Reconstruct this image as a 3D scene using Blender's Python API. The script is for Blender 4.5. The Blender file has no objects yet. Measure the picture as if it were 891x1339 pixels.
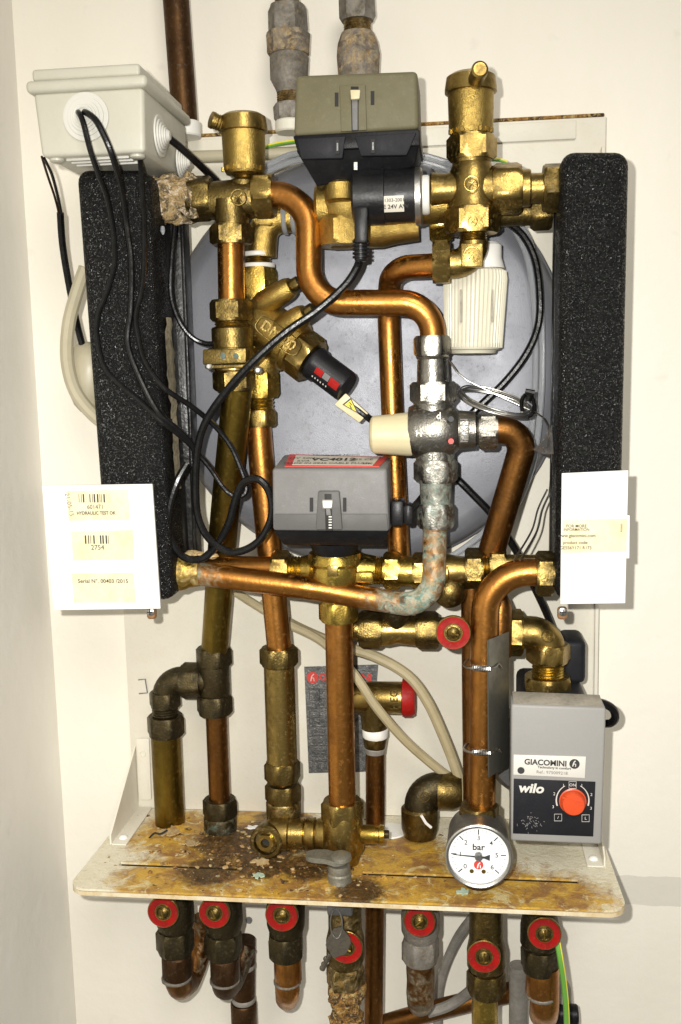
import bpy, bmesh, math, random
from mathutils import Vector as V, Matrix, noise
random.seed(7)
PI = math.pi
sc_ = bpy.context.scene
COL = sc_.collection

# ------------------------------------------------------------------ camera
FPX = 1305.0                       # focal length in pixels of the 891 x 1339 photograph
CAM = V((0, -1.1, 0))
yaw = math.atan(159 / FPX); pit = math.atan(183.5 / FPX * math.cos(yaw)); rol = .022
FW = V((-math.sin(yaw) * math.cos(pit), math.cos(yaw) * math.cos(pit), -math.sin(pit)))
_r = V((math.cos(yaw), math.sin(yaw), 0)); _u = _r.cross(FW)
RT = _r * math.cos(rol) - _u * math.sin(rol)
UP = _r * math.sin(rol) + _u * math.cos(rol)
cd = bpy.data.cameras.new('camera'); cam = bpy.data.objects.new('camera', cd); COL.objects.link(cam)
cd.sensor_fit = 'VERTICAL'; cd.sensor_height = 36; cd.lens = 36 * FPX / 1339
cd.clip_start = .01; cd.clip_end = 50
m = Matrix((RT, UP, -FW)).transposed().to_4x4(); m.translation = CAM
cam.matrix_world = m
sc_.camera = cam

# ------------------------------------------------------------------ light: phone flash beside the lens, dim room
w = bpy.data.worlds.new('World'); sc_.world = w; w.use_nodes = True
bg = w.node_tree.nodes['Background']; bg.inputs[0].default_value = (1, .96, .88, 1); bg.inputs[1].default_value = .19
ld = bpy.data.lights.new('flash', 'SPOT'); ld.spot_size = math.radians(120); ld.spot_blend = 1; ld.energy = 45; ld.shadow_soft_size = .006; ld.color = (1, .975, .92)
lo = bpy.data.objects.new('flash', ld); COL.objects.link(lo); lo.location = CAM + RT * -.042 + UP * .03
lo.rotation_euler = (V((-.14, 0, -.46)) - lo.location).to_track_quat('-Z', 'Y').to_euler()   # held slightly low
la = bpy.data.lights.new('fill_lamp', 'AREA'); la.shape = 'DISK'; la.size = .9; la.energy = 22; la.color = (1, .95, .86)  # added soft fill out of view, lifts shadows and gives metals a highlight
lo2 = bpy.data.objects.new('fill_lamp', la); COL.objects.link(lo2); lo2.location = (.45, -2.1, 1.2)
lo2.rotation_euler = (V((-.1, 0, -.1)) - lo2.location).to_track_quat('-Z', 'Y').to_euler()
vs_ = sc_.view_settings; vs_.view_transform = 'Standard'; vs_.look = 'None'; vs_.exposure = .13; vs_.gamma = 1
vs_.use_curve_mapping = False

# ------------------------------------------------------------------ place from measured points: W(x, y, distance from wall)
def W(x, y, D):
    d = FW * FPX + RT * (x - 445.5) + UP * (669.5 - y)
    t = (-D - CAM.y) / d.y
    return CAM + d * t
def S(p): return (p - CAM).dot(FW) / FPX

# ------------------------------------------------------------------ materials
def N(nt, t, **k):
    n = nt.nodes.new(t)
    for a, b in k.items():
        if a in n.inputs: n.inputs[a].default_value = b
        else: setattr(n, a, b)
    return n
def math_(nt, op, a, b=None, clamp=False):
    n = nt.nodes.new('ShaderNodeMath'); n.operation = op; n.use_clamp = clamp
    for i, v in enumerate((a, b)):
        if v is None: continue
        if hasattr(v, 'is_linked'): nt.links.new(v, n.inputs[i])
        else: n.inputs[i].default_value = v
    return n.outputs[0]
def mix(nt, f, a, b):
    n = nt.nodes.new('ShaderNodeMix'); n.data_type = 'RGBA'
    for s, v in ((n.inputs[0], f), (n.inputs[6], a), (n.inputs[7], b)):
        if hasattr(v, 'is_linked'): nt.links.new(v, s)
        elif isinstance(v, (int, float)): s.default_value = v
        else: s.default_value = (*v, 1) if len(v) == 3 else v
    return n.outputs[2]
def nz(nt, co, scale, detail=4, rough=.55, dist=0):
    n = N(nt, 'ShaderNodeTexNoise', Scale=scale, Detail=detail, Roughness=rough, Distortion=dist)
    nt.links.new(co, n.inputs['Vector']); return n.outputs[0]
def ramp(nt, v, lo, hi):
    n = nt.nodes.new('ShaderNodeMapRange'); n.inputs[1].default_value = lo; n.inputs[2].default_value = hi
    n.clamp = True; nt.links.new(v, n.inputs[0]); return n.outputs[0]
MATS = {}
def mat(name, col, metal=0., rough=.5, dark=None, amt=.6, scale=35, bump=.0, bscale=400, wear=None, spec=.5, trans=0, coat=0, dirt=None):
    m = bpy.data.materials.new(name); m.use_nodes = True; nt = m.node_tree; b = nt.nodes['Principled BSDF']
    tc = nt.nodes.new('ShaderNodeTexCoord'); co = tc.outputs['Object']
    c = None
    b.inputs['Metallic'].default_value = metal; b.inputs['Roughness'].default_value = rough
    b.inputs['Specular IOR Level'].default_value = spec; b.inputs['Transmission Weight'].default_value = trans
    b.inputs['Coat Weight'].default_value = coat
    c = col; mf = metal; rf = rough
    if dark:
        n1 = nz(nt, co, scale, 6, .62, .4); f = ramp(nt, n1, .38, .72)
        n2 = nz(nt, co, scale * 5, 4, .6); f2 = ramp(nt, n2, .45, .8)
        f = math_(nt, 'MULTIPLY', math_(nt, 'ADD', f, math_(nt, 'MULTIPLY', f2, .45), True), amt)
        c = mix(nt, f, c, dark)
        rf = math_(nt, 'ADD', math_(nt, 'MULTIPLY', f, .28), rough, True)
    if dirt:                       # fine dust and tarnish specks
        n3 = nz(nt, co, 260, 3, .7); f3 = math_(nt, 'MULTIPLY', ramp(nt, n3, .56, .74), dirt[1])
        c = mix(nt, f3, c, dirt[0])
        mf = math_(nt, 'SUBTRACT', mf, f3, True)
    bh = None
    if wear:
        at = nt.nodes.new('ShaderNodeAttribute'); at.attribute_name = 'wear'
        n4 = nz(nt, co, 90, 6, .7, .6)
        f4 = math_(nt, 'SUBTRACT', math_(nt, 'ADD', math_(nt, 'MULTIPLY', n4, 3.), math_(nt, 'MULTIPLY', at.outputs['Fac'], 2.6)), 2.7, True)
        n5 = nz(nt, co, 140, 5, .7, 1.); cc = mix(nt, ramp(nt, n5, .42, .6), wear[0], wear[1])
        n6 = nz(nt, co, 60, 4, .6, 1.); cc = mix(nt, ramp(nt, n6, .50, .60), cc, wear[2])
        c = mix(nt, f4, c, cc)
        mf = math_(nt, 'SUBTRACT', mf, math_(nt, 'MULTIPLY', f4, .95), True)
        rf = math_(nt, 'ADD', rf, math_(nt, 'MULTIPLY', f4, .5), True)
        bh = math_(nt, 'MULTIPLY', f4, n5)
    for s, v in (('Base Color', c), ('Metallic', mf), ('Roughness', rf)):
        if hasattr(v, 'is_linked'): nt.links.new(v, b.inputs[s])
        elif s == 'Base Color': b.inputs[s].default_value = (*v, 1)
        else: b.inputs[s].default_value = v
    if bump or bh is not None:
        nb = nz(nt, co, bscale, 3, .6)
        if bh is not None: nb = math_(nt, 'ADD', nb, math_(nt, 'MULTIPLY', bh, 2.5))
        bn = nt.nodes.new('ShaderNodeBump'); bn.inputs['Strength'].default_value = max(bump, .12); bn.inputs['Distance'].default_value = .0015
        nt.links.new(nb, bn.inputs['Height']); nt.links.new(bn.outputs[0], b.inputs['Normal'])
    MATS[name] = m; return m
VERD = ((.10, .20, .165), (.36, .35, .27), (.065, .045, .025))
RUSTY = ((.34, .19, .05), (.52, .42, .24), (.07, .04, .018))
mat('brass', (.40, .28, .085), 1, .25, (.10, .066, .02), .78, 40, .14, 600, VERD, dirt=((.15, .11, .055), .6))
mat('brass_bright', (.54, .38, .08), 1, .22, (.17, .105, .02), .8, 60, .2, 500, RUSTY, dirt=((.17, .12, .04), .5))
mat('brass_cast', (.50, .35, .098), 1, .28, (.17, .11, .028), .72, 40, .42, 1000, RUSTY, dirt=((.17, .12, .055), .5))
mat('brass_dull', (.22, .157, .05), 1, .3, (.052, .034, .012), .88, 45, .32, 500, RUSTY, dirt=((.13, .105, .06), .6))
mat('brass_black', (.10, .076, .036), 1, .42, (.032, .029, .02), .85, 45, .3, 500, VERD, dirt=((.11, .1, .07), .5))
mat('copper', (.50, .222, .05), 1, .25, (.17, .068, .017), .8, 24, .08, 300, VERD, dirt=((.10, .045, .015), .55))
mat('copper_dark', (.24, .105, .026), 1, .29, (.075, .033, .011), .85, 30, .09, 300, VERD, dirt=((.1, .055, .022), .45))
mat('copper_olive', (.235, .160, .030), 1, .28, (.085, .055, .011), .8, 22, .09, 300, VERD, dirt=((.13, .09, .025), .45))
mat('copper_brown', (.085, .042, .016), .9, .42, (.035, .018, .008), .75, 30, .15, 300, VERD, dirt=((.13, .11, .085), .35))
mat('nickel', (.33, .315, .28), 1, .27, (.11, .105, .09), .75, 60, .25, 500, VERD, dirt=((.22, .21, .17), .5))
mat('steel', (.50, .49, .46), 1, .3, (.28, .27, .25), .5, 60, .08, 400)
mat('grey_pipe', (.30, .28, .25), .25, .6, (.13, .12, .10), .7, 40, .3, 300, RUSTY)
mat('corroded', (.27, .25, .22), .45, .55, (.10, .085, .06), .85, 50, .45, 350, RUSTY, dirt=((.34, .22, .08), .6))
mat('white_sheet', (.72, .69, .60), 0, .42, (.62, .57, .45), .5, 9, .03, 300, dirt=((.45, .34, .16), .15))
mat('vessel_grey', (.20, .205, .228), .45, .40, (.18, .185, .207), .5, 10, .16, 1100, dirt=((.10, .10, .105), .4))
def foam_mat():
    m = bpy.data.materials.new('foam'); m.use_nodes = True; nt = m.node_tree; b = nt.nodes['Principled BSDF']
    co = nt.nodes.new('ShaderNodeTexCoord').outputs['Object']
    vo = N(nt, 'ShaderNodeTexVoronoi', Scale=840.); nt.links.new(co, vo.inputs['Vector'])
    n0 = nz(nt, co, 380, 3, .6)
    sp = nt.nodes.new('ShaderNodeSeparateColor'); nt.links.new(vo.outputs['Color'], sp.inputs[0])
    f = math_(nt, 'GREATER_THAN', sp.outputs[0], .76)
    nt.links.new(mix(nt, ramp(nt, n0, .4, .7), (.004, .004, .004), (.012, .012, .012)), b.inputs['Base Color'])
    nt.links.new(math_(nt, 'SUBTRACT', .5, math_(nt, 'MULTIPLY', f, .3)), b.inputs['Roughness'])
    nt.links.new(math_(nt, 'ADD', .12, math_(nt, 'MULTIPLY', f, .55)), b.inputs['Specular IOR Level'])
    h = math_(nt, 'ADD', vo.outputs['Distance'], math_(nt, 'MULTIPLY', n0, .8))
    bn = nt.nodes.new('ShaderNodeBump'); bn.inputs['Strength'].default_value = .9; bn.inputs['Distance'].default_value = .0010
    nt.links.new(h, bn.inputs['Height']); nt.links.new(bn.outputs[0], b.inputs['Normal']); MATS['foam'] = m
foam_mat()
mat('foam_side', (.008, .008, .0075), 0, .3, (.02, .018, .015), .6, 60, .5, 200, spec=.4)
mat('torn_foam', (.20, .17, .11), 0, .8, (.05, .04, .025), .9, 60, .8, 200)
mat('box_white', (.53, .515, .435), 0, .36, (.47, .445, .35), .5, 20, .03, 200)
mat('grommet_white', (.60, .59, .54), 0, .45, None)
mat('card_white', (.74, .74, .72), 0, .55, spec=.3)
mat('sticker', (.70, .655, .48), 0, .5, (.66, .52, .2), .55, 38, spec=.3)
mat('ink', (.03, .03, .03), 0, .6)
mat('ink_grey', (.16, .15, .13), 0, .6)
mat('cable_black', (.004, .004, .004), 0, .2, (.008, .008, .008), .5, 60, .05, 300, spec=.3)
mat('black_plastic', (.006, .006, .007), 0, .34, (.012, .012, .013), .5, 80, .1, 700, dirt=((.05, .048, .045), .15), spec=.18)
mat('black_matt', (.011, .011, .014), 0, .5, (.018, .018, .02), .5, 80, .12, 700, spec=.2)
mat('rubber_black', (.006, .006, .007), 0, .33, (.012, .012, .012), .5, 60, .1, 500, dirt=((.05, .05, .05), .2), spec=.35)
mat('olive_plastic', (.15, .135, .08), 0, .45, (.12, .106, .06), .6, 25, .12, 900, dirt=((.25, .23, .15), .2), spec=.2)
mat('grey_plastic', (.175, .172, .168), 0, .42, (.145, .142, .138), .6, 25, .16, 900, dirt=((.27, .26, .25), .3), spec=.2)
mat('pump_grey', (.29, .282, .268), 0, .42, (.255, .248, .235), .5, 16, .03, 400, spec=.2)
mat('pump_dust', (.36, .33, .27), 0, .7, (.17, .15, .12), .7, 60, .4, 300)
mat('cream', (.60, .53, .335), 0, .4, (.52, .45, .265), .5, 20, .03, 200)
mat('head_white', (.62, .59, .475), 0, .38, (.54, .50, .37), .5, 20, .03, 200)
mat('white_plastic', (.78, .77, .72), 0, .4)
mat('red', (.33, .006, .004), 0, .42, (.17, .004, .004), .75, 55, .12, 400, spec=.25, dirt=((.30, .10, .06), .35))
mat('red_print', (.55, .05, .04), 0, .5)
mat('orange', (.62, .075, .018), 0, .33, (.5, .05, .015), .4, 60, .03, 300)
mat('paper', (.62, .58, .49), 0, .6)
mat('label_white', (.62, .60, .55), 0, .45)
mat('yellow', (.75, .60, .05), 0, .5)
mat('green_wire', (.13, .34, .05), 0, .35)
mat('yellow_wire', (.70, .62, .06), 0, .35)
mat('hose_cream', (.40, .34, .205), 0, .42, (.28, .225, .12), .6, 25, .06, 200, coat=.15)
mat('hose_pale', (.55, .50, .36), 0, .35, (.42, .38, .25), .5, 25, trans=.25)
mat('hose_clear', (.50, .52, .55), 0, .14, trans=.55)
mat('plate_silver', (.22, .22, .215), .8, .36, (.07, .07, .07), .95, 110, .5, 600, dirt=((.5, .5, .48), .5))
mat('bracket_steel', (.25, .245, .21), .85, .36, (.09, .085, .07), .75, 22, .1, 300)
mat('gauge_white', (.84, .85, .85), 0, .35)
mat('gauge_case', (.24, .24, .235), .8, .34, (.10, .10, .10), .6, 60, .1, 500)
mat('lever_grey', (.27, .255, .205), .6, .5, (.12, .112, .085), .8, 60, .35, 400)
mat('tape_white', (.80, .78, .74), 0, .6)
mat('grey_dark', (.105, .103, .10), 0, .42, (.085, .083, .08), .6, 25, .1, 900, spec=.2)
mat('key_metal', (.20, .18, .14), .8, .42, (.08, .065, .05), .8, 90, .3, 400)
mat('lip_paint', (.70, .64, .48), 0, .5, (.48, .30, .075), .85, 22, .1, 300, dirt=((.3, .2, .08), .4))
mat('verdigris', (.14, .20, .19), 0, .8, (.07, .07, .05), .9, 200, .5, 300)
mat('dark_hole', (.012, .011, .010), 0, .7)
mat('flake', (.46, .37, .20), 0, .8, (.30, .15, .035), .9, 120, .5, 300)
mat('flake_green', (.35, .48, .36), 0, .8, (.5, .5, .4), .6, 80, .5, 300)
mat('screw_brown', (.40, .22, .10), .5, .5, (.2, .1, .05), .6, 90)

def crust_mat(name, c0, c1, c2, sc):
    m = bpy.data.materials.new(name); m.use_nodes = True; nt = m.node_tree; b = nt.nodes['Principled BSDF']
    co = nt.nodes.new('ShaderNodeTexCoord').outputs['Object']
    a = nz(nt, co, sc, 7, .7, 1.2); d = nz(nt, co, sc * 1.7, 6, .7, 1.5); e = nz(nt, co, sc * 4, 4, .7)
    c = mix(nt, ramp(nt, a, .44, .54), c0, c1); c = mix(nt, ramp(nt, d, .52, .60), c, c2); c = mix(nt, math_(nt, 'MULTIPLY', ramp(nt, e, .55, .65), .7), c, c0)
    nt.links.new(c, b.inputs['Base Color']); b.inputs['Roughness'].default_value = .75
    bn = nt.nodes.new('ShaderNodeBump'); bn.inputs['Strength'].default_value = .9; bn.inputs['Distance'].default_value = .003
    nt.links.new(math_(nt, 'ADD', math_(nt, 'ADD', d, e), a), bn.inputs['Height']); nt.links.new(bn.outputs[0], b.inputs['Normal']); MATS[name] = m
crust_mat('crust', (.10, .075, .035), (.42, .29, .13), (.68, .55, .40), 75)
crust_mat('crust_rust', (.05, .024, .009), (.36, .175, .03), (.50, .36, .14), 75)
def wall_mat(name, base, second, band=None):
    m = bpy.data.materials.new(name); m.use_nodes = True; nt = m.node_tree; b = nt.nodes['Principled BSDF']
    co = nt.nodes.new('ShaderNodeTexCoord').outputs['Object']
    mp = nt.nodes.new('ShaderNodeMapping'); mp.inputs['Scale'].default_value = (3, 3, 1.2); nt.links.new(co, mp.inputs[0])
    n1 = nz(nt, mp.outputs[0], 2.2, 6, .6); c = mix(nt, ramp(nt, n1, .35, .7), base, second)
    n2 = nz(nt, co, 26, 3, .5); c = mix(nt, math_(nt, 'MULTIPLY', ramp(nt, n2, .69, .78), .35), c, tuple(x * .72 for x in base))
    if band:                         # a greyer level strip with a wavering edge
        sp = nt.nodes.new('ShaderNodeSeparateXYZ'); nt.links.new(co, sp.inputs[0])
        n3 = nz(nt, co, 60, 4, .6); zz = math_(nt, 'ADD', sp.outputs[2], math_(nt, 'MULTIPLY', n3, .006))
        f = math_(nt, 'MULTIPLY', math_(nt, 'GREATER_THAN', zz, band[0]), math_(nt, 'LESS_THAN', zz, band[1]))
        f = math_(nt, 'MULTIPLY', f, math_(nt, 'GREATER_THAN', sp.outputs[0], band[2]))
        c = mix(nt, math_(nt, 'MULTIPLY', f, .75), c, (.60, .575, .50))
    nt.links.new(c, b.inputs['Base Color']); b.inputs['Roughness'].default_value = .6
    n4 = nz(nt, co, 55, 5, .6); n5 = nz(nt, co, 9, 3, .5)
    h = math_(nt, 'ADD', math_(nt, 'MULTIPLY', n4, .35), n5)
    bn = nt.nodes.new('ShaderNodeBump'); bn.inputs['Strength'].default_value = .34; bn.inputs['Distance'].default_value = .006
    nt.links.new(h, bn.inputs['Height']); nt.links.new(bn.outputs[0], b.inputs['Normal'])
    MATS[name] = m
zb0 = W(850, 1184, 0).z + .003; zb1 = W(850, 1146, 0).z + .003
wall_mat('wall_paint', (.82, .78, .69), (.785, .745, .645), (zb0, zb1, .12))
wall_mat('side_paint', (.83, .80, .73), (.76, .73, .66))

def tray_mat():
    m = bpy.data.materials.new('tray_paint'); m.use_nodes = True; nt = m.node_tree; b = nt.nodes['Principled BSDF']
    geo = nt.nodes.new('ShaderNodeNewGeometry'); co = geo.outputs['Position']
    c = mix(nt, ramp(nt, nz(nt, co, 30, 6, .65), .35, .7), (.76, .715, .57), (.68, .62, .45))
    def blob(px, py, D, r):
        p = W(px, py, D); n = nt.nodes.new('ShaderNodeVectorMath'); n.operation = 'DISTANCE'; nt.links.new(co, n.inputs[0]); n.inputs[1].default_value = p
        return ramp(nt, n.outputs['Value'], r, 0)
    def blobs(L):
        f = None
        for a in L:
            v = blob(*a); f = v if f is None else math_(nt, 'MAXIMUM', f, v)
        return f
    f = blobs(((300, 1125, .14, .13), (390, 1100, .12, .12), (240, 1100, .08, .09), (470, 1140, .17, .15), (330, 1160, .19, .15), (560, 1150, .18, .12), (440, 1165, .195, .14), (220, 1150, .18, .08), (640, 1165, .19, .11), (720, 1172, .195, .09), (350, 1055, .03, .08), (540, 1110, .10, .06)))
    n1 = nz(nt, co, 34, 8, .7, 1.2)
    f1 = ramp(nt, math_(nt, 'ADD', f, n1), .72, 1.0)
    oc = mix(nt, ramp(nt, nz(nt, co, 42, 6, .65, .6), .42, .60), (.56, .315, .012), (.26, .105, .008))
    oc = mix(nt, math_(nt, 'MULTIPLY', ramp(nt, nz(nt, co, 30, 6, .7, 2.), .55, .62), .85), oc, (.64, .53, .26))
    c = mix(nt, math_(nt, 'MULTIPLY', f1, .93), c, oc)
    g = blobs(((300, 1110, .10, .06), (345, 1130, .14, .055), (390, 1080, .08, .07), (275, 1140, .16, .05), (330, 1095, .09, .06), (400, 1135, .15, .04), (470, 1160, .19, .04), (370, 1060, .05, .06)))
    n2 = nz(nt, co, 52, 8, .72, 1.6)
    f2 = ramp(nt, math_(nt, 'ADD', math_(nt, 'MULTIPLY', g, 1.1), n2), .74, 1.04)
    dk = mix(nt, ramp(nt, nz(nt, co, 160, 4, .7), .45, .65), (.035, .018, .008), (.13, .06, .014))
    c = mix(nt, math_(nt, 'MULTIPLY', f2, .95), c, dk)
    n3 = nz(nt, co, 210, 5, .75); c = mix(nt, math_(nt, 'MULTIPLY', ramp(nt, n3, .57, .68), .35), c, (.22, .15, .07))
    n4 = nz(nt, co, 80, 5, .7, 1.2); c = mix(nt, math_(nt, 'MULTIPLY', ramp(nt, n4, .62, .68), .5), c, (.50, .46, .28))
    n7 = nz(nt, co, 330, 3, .7); c = mix(nt, math_(nt, 'MULTIPLY', ramp(nt, n7, .64, .72), .3), c, (.66, .60, .44))
    nt.links.new(c, b.inputs['Base Color'])
    nt.links.new(math_(nt, 'SUBTRACT', .62, math_(nt, 'MULTIPLY', f1, .28)), b.inputs['Roughness'])
    bn = nt.nodes.new('ShaderNodeBump'); bn.inputs['Strength'].default_value = .5; bn.inputs['Distance'].default_value = .003
    nt.links.new(math_(nt, 'ADD', math_(nt, 'ADD', n3, n2), math_(nt, 'MULTIPLY', f1, .6)), bn.inputs['Height']); nt.links.new(bn.outputs[0], b.inputs['Normal'])
    MATS['tray_paint'] = m
tray_mat()

# ------------------------------------------------------------------ mesh builder
class B:
    def __init__(s): s.v = []; s.f = []; s.w = []
    def add(s, vs, fs, w=0.):
        o = len(s.v); s.v += [V(a) for a in vs]; s.f += [tuple(i + o for i in f) for f in fs]
        s.w += list(w) if isinstance(w, (list, tuple)) else [w] * len(vs)
        return s
    def loft(s, rings, w=None, caps=True, loop=False):
        n = len(rings[0]); vs = [p for r in rings for p in r]; fs = []
        k = len(rings)
        for i in range(k if loop else k - 1):
            a = i * n; b = ((i + 1) % k) * n
            for j in range(n):
                q = (j + 1) % n; fs.append((a + j, a + q, b + q, b + j))
        if caps and not loop:
            fs.append(tuple(range(n - 1, -1, -1))); fs.append(tuple(range((k - 1) * n, k * n)))
        ww = [w[i] for i in range(k) for _ in range(n)] if w else 0.
        return s.add(vs, fs, ww)
    def tube(s, pts, r, seg=16, wear=None, jit=0, caps=True, loop=False, jf=90):
        k = len(pts); rs = r if isinstance(r, (list, tuple)) else [r] * k
        tg = []
        for i in range(k):
            a = pts[i - 1] if (i or loop) else pts[0]; b = pts[(i + 1) % k] if (i < k - 1 or loop) else pts[-1]
            tg.append((b - a).normalized())
        n0 = tg[0].orthogonal().normalized(); rings = []
        for i in range(k):
            n0 = (n0 - tg[i] * n0.dot(tg[i])).normalized(); b0 = tg[i].cross(n0); ring = []
            for j in range(seg):
                t = 2 * PI * j / seg; d = n0 * math.cos(t) + b0 * math.sin(t); q = rs[i]
                if jit: q *= 1 + jit * (noise.noise((pts[i] + d * rs[i]) * jf) + .6 * noise.noise((pts[i] + d * rs[i]) * jf * 2.7))
                ring.append(pts[i] + d * q)
            rings.append(ring)
        ww = wear if wear is None or isinstance(wear, (list, tuple)) else [wear] * k
        return s.loft(rings, ww, caps, loop)
    def turn(s, p, ax, prof, seg=36, rot=0., wear=None, jit=0, rib=None, jf=90, loop=False):
        ax = ax.normalized(); rf = V((0, -1, 0)); rf = rf - ax * rf.dot(ax)
        if rf.length < .15: rf = V((0, 0, 1)) - ax * ax.z
        rf.normalize(); sd = ax.cross(rf); rings = []; ws = []
        for e in prof:
            t, r = e[0], e[1]; h = e[2] if len(e) > 2 else None; ring = []
            for j in range(seg):
                a = 2 * PI * j / seg; q = r
                if h:
                    dl = a - (PI / 3) * round(a / (PI / 3)); q = min(r, h * .866 / math.cos(dl))
                if rib: q *= 1 + rib[1] * (1 if math.cos(a * rib[0]) > .1 else -1) * (1 if len(e) < 4 else e[3])
                d = rf * math.cos(a - rot) + sd * math.sin(a - rot); pt = p + ax * t + d * q
                if jit: q2 = jit * r * (noise.noise(pt * jf) + .6 * noise.noise(pt * jf * 2.7)); pt = pt + d * q2
                ring.append(pt)
            rings.append(ring); ws.append(wear(t) if callable(wear) else (wear or 0.))
        return s.loft(rings, ws, loop=loop)
    def hull(s, front, back, bev=0., seg=2):
        """box from 4 front and 4 back corners (TL TR BR BL)"""
        bm = bmesh.new(); f = [bm.verts.new(p) for p in front]; b = [bm.verts.new(p) for p in back]
        bm.faces.new(f); bm.faces.new(b[::-1])
        for i in range(4): bm.faces.new((f[(i + 1) % 4], f[i], b[i], b[(i + 1) % 4]))
        bmesh.ops.recalc_face_normals(bm, faces=bm.faces)
        if bev: bmesh.ops.bevel(bm, geom=bm.edges[:], offset=bev, segments=seg, profile=.5, affect='EDGES', clamp_overlap=True)
        bm.verts.index_update(); s.add([v.co.copy() for v in bm.verts], [tuple(v.index for v in q.verts) for q in bm.faces]); bm.free(); return s
    def prism(s, poly, dv):
        """extrude a flat outline by a vector"""
        n = len(poly); fs = [tuple(range(n)), tuple(range(2 * n - 1, n - 1, -1))]
        fs += [((i + 1) % n, i, n + i, n + (i + 1) % n) for i in range(n)]
        return s.add(list(poly) + [p + dv for p in poly], fs)
    def cuboid(s, a, b, bev=0., seg=2):
        x0, x1 = sorted((a[0], b[0])); y0, y1 = sorted((a[1], b[1])); z0, z1 = sorted((a[2], b[2]))
        q = lambda y: [V((x0, y, z1)), V((x1, y, z1)), V((x1, y, z0)), V((x0, y, z0))]
        return s.hull(q(y0), q(y1), bev, seg)
    def qbox(s, px, D, Db, bev=0., seg=2):
        """four photograph corners at distance D, carried straight back to Db"""
        f = [W(x, y, D) for x, y in px]; return s.hull(f, [V((p.x, -Db, p.z)) for p in f], bev, seg)
    def ball(s, c, r, sq=(1, 1, 1), jit=0, n=10, jf=90):
        rings = []
        for i in range(n + 1):
            t = PI * (i + .02) / (n + .04)
            ring = []
            for j in range(2 * n):
                a = PI * j / n; d = V((math.sin(t) * math.cos(a), math.sin(t) * math.sin(a), math.cos(t))); q = r
                if jit: q *= 1 + jit * noise.noise((c + d * r) * jf)
                ring.append(c + V((d.x * sq[0], d.y * sq[1], d.z * sq[2])) * q)
            rings.append(ring)
        return s.loft(rings)

ORG = {}
def mesh_obj(name, bld, m, org):
    me = bpy.data.meshes.new(name); me.from_pydata([v - org for v in bld.v], [], bld.f); me.update()
    bm = bmesh.new(); bm.from_mesh(me); bmesh.ops.recalc_face_normals(bm, faces=bm.faces); bm.to_mesh(me); bm.free()
    for p in me.polygons: p.use_smooth = True
    me.set_sharp_from_angle(angle=math.radians(34))
    if any(bld.w):
        at = me.attributes.new('wear', 'FLOAT', 'POINT'); at.data.foreach_set('value', bld.w)
    me.materials.append(MATS[m]); o = bpy.data.objects.new(name, me); COL.objects.link(o); return o
def tagit(o, label, cat, group=None):
    o['label'] = label; o['category'] = cat
    if group: o['group'] = group
def thing(name, label, cat, at, group=None):
    o = bpy.data.objects.new(name, None); o.empty_display_size = .01; COL.objects.link(o)
    p = at if isinstance(at, V) else W(*at); o.location = p; ORG[o.name] = p; tagit(o, label, cat, group); return o
def part(par, name, m, bld, label=None):
    org = ORG[par.name]; o = mesh_obj(name, bld, m, org); o.parent = par; ORG[o.name] = org
    if label: o['label'] = label
    return o
def solo(name, label, cat, m, bld, at=None, group=None, kind=None):
    if at is None:
        lo = [min(v[i] for v in bld.v) for i in range(3)]; hi = [max(v[i] for v in bld.v) for i in range(3)]
        org = V(((lo[0] + hi[0]) / 2, (lo[1] + hi[1]) / 2, lo[2]))
    else: org = at if isinstance(at, V) else W(*at)
    o = mesh_obj(name, bld, m, org); o.location = org; ORG[o.name] = org
    if kind: o['kind'] = kind
    if label: tagit(o, label, cat, group)
    return o

# profile helpers --------------------------------------------------
def nut(a, b, r, ch=.14):
    c = (b - a) * ch; return [(a, r * .80), (a, r * .87, r), (a + c, r * 1.01, r), (b - c, r * 1.01, r), (b, r * .87, r), (b, r * .80)]
def cyl(a, b, r, r2=None, c=None):
    r2 = r if r2 is None else r2; c = min(abs(b - a) * .2, 2.) * (1 if b > a else -1) if c is None else c
    k = abs(c); return [(a, r - k * .7), (a + c, r), (b - c, r2), (b, r2 - k * .7)]
def thread(a, b, r, n=None):
    n = n or max(3, int(abs(b - a) / 3)); o = []; d = (b - a) / n
    for i in range(n): o += [(a + d * i, r * .90), (a + d * (i + .5), r)]
    return o + [(b, r * .90)]
def vprof(x, yr, D, prof):
    p0 = W(x, yr, D); s = S(p0); out = []
    for e in prof:
        z = W(x, e[0], D).z - p0.z; out.append((-z, e[1] * s) + ((e[2] * s,) if len(e) > 2 and e[2] else ()))
    return p0, V((0, 0, -1)), out
def hprof(xr, y, D, prof):
    p0 = W(xr, y, D); s = S(p0); out = []
    for e in prof: out.append(((W(e[0], y, D).x - p0.x), e[1] * s) + ((e[2] * s,) if len(e) > 2 and e[2] else ()))
    return p0, V((1, 0, 0)), out
def VT(x, yr, D, prof, b=None, **k):
    b = b or B(); p, a, q = vprof(x, yr, D, prof); return b.turn(p, a, q, **k)
def HT(xr, y, D, prof, b=None, **k):
    b = b or B(); p, a, q = hprof(xr, y, D, prof); return b.turn(p, a, q, **k)
def AT(p0, p1, prof, b=None, **k):
    """axis between two photograph points (x, y, D); prof distances and radii in photograph pixels at p0"""
    b = b or B(); a = W(*p0); c = W(*p1); s = S(a)
    return b.turn(a, c - a, [(e[0] * s, e[1] * s) + ((e[2] * s,) if len(e) > 2 and e[2] else ()) for e in prof], **k)
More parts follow.
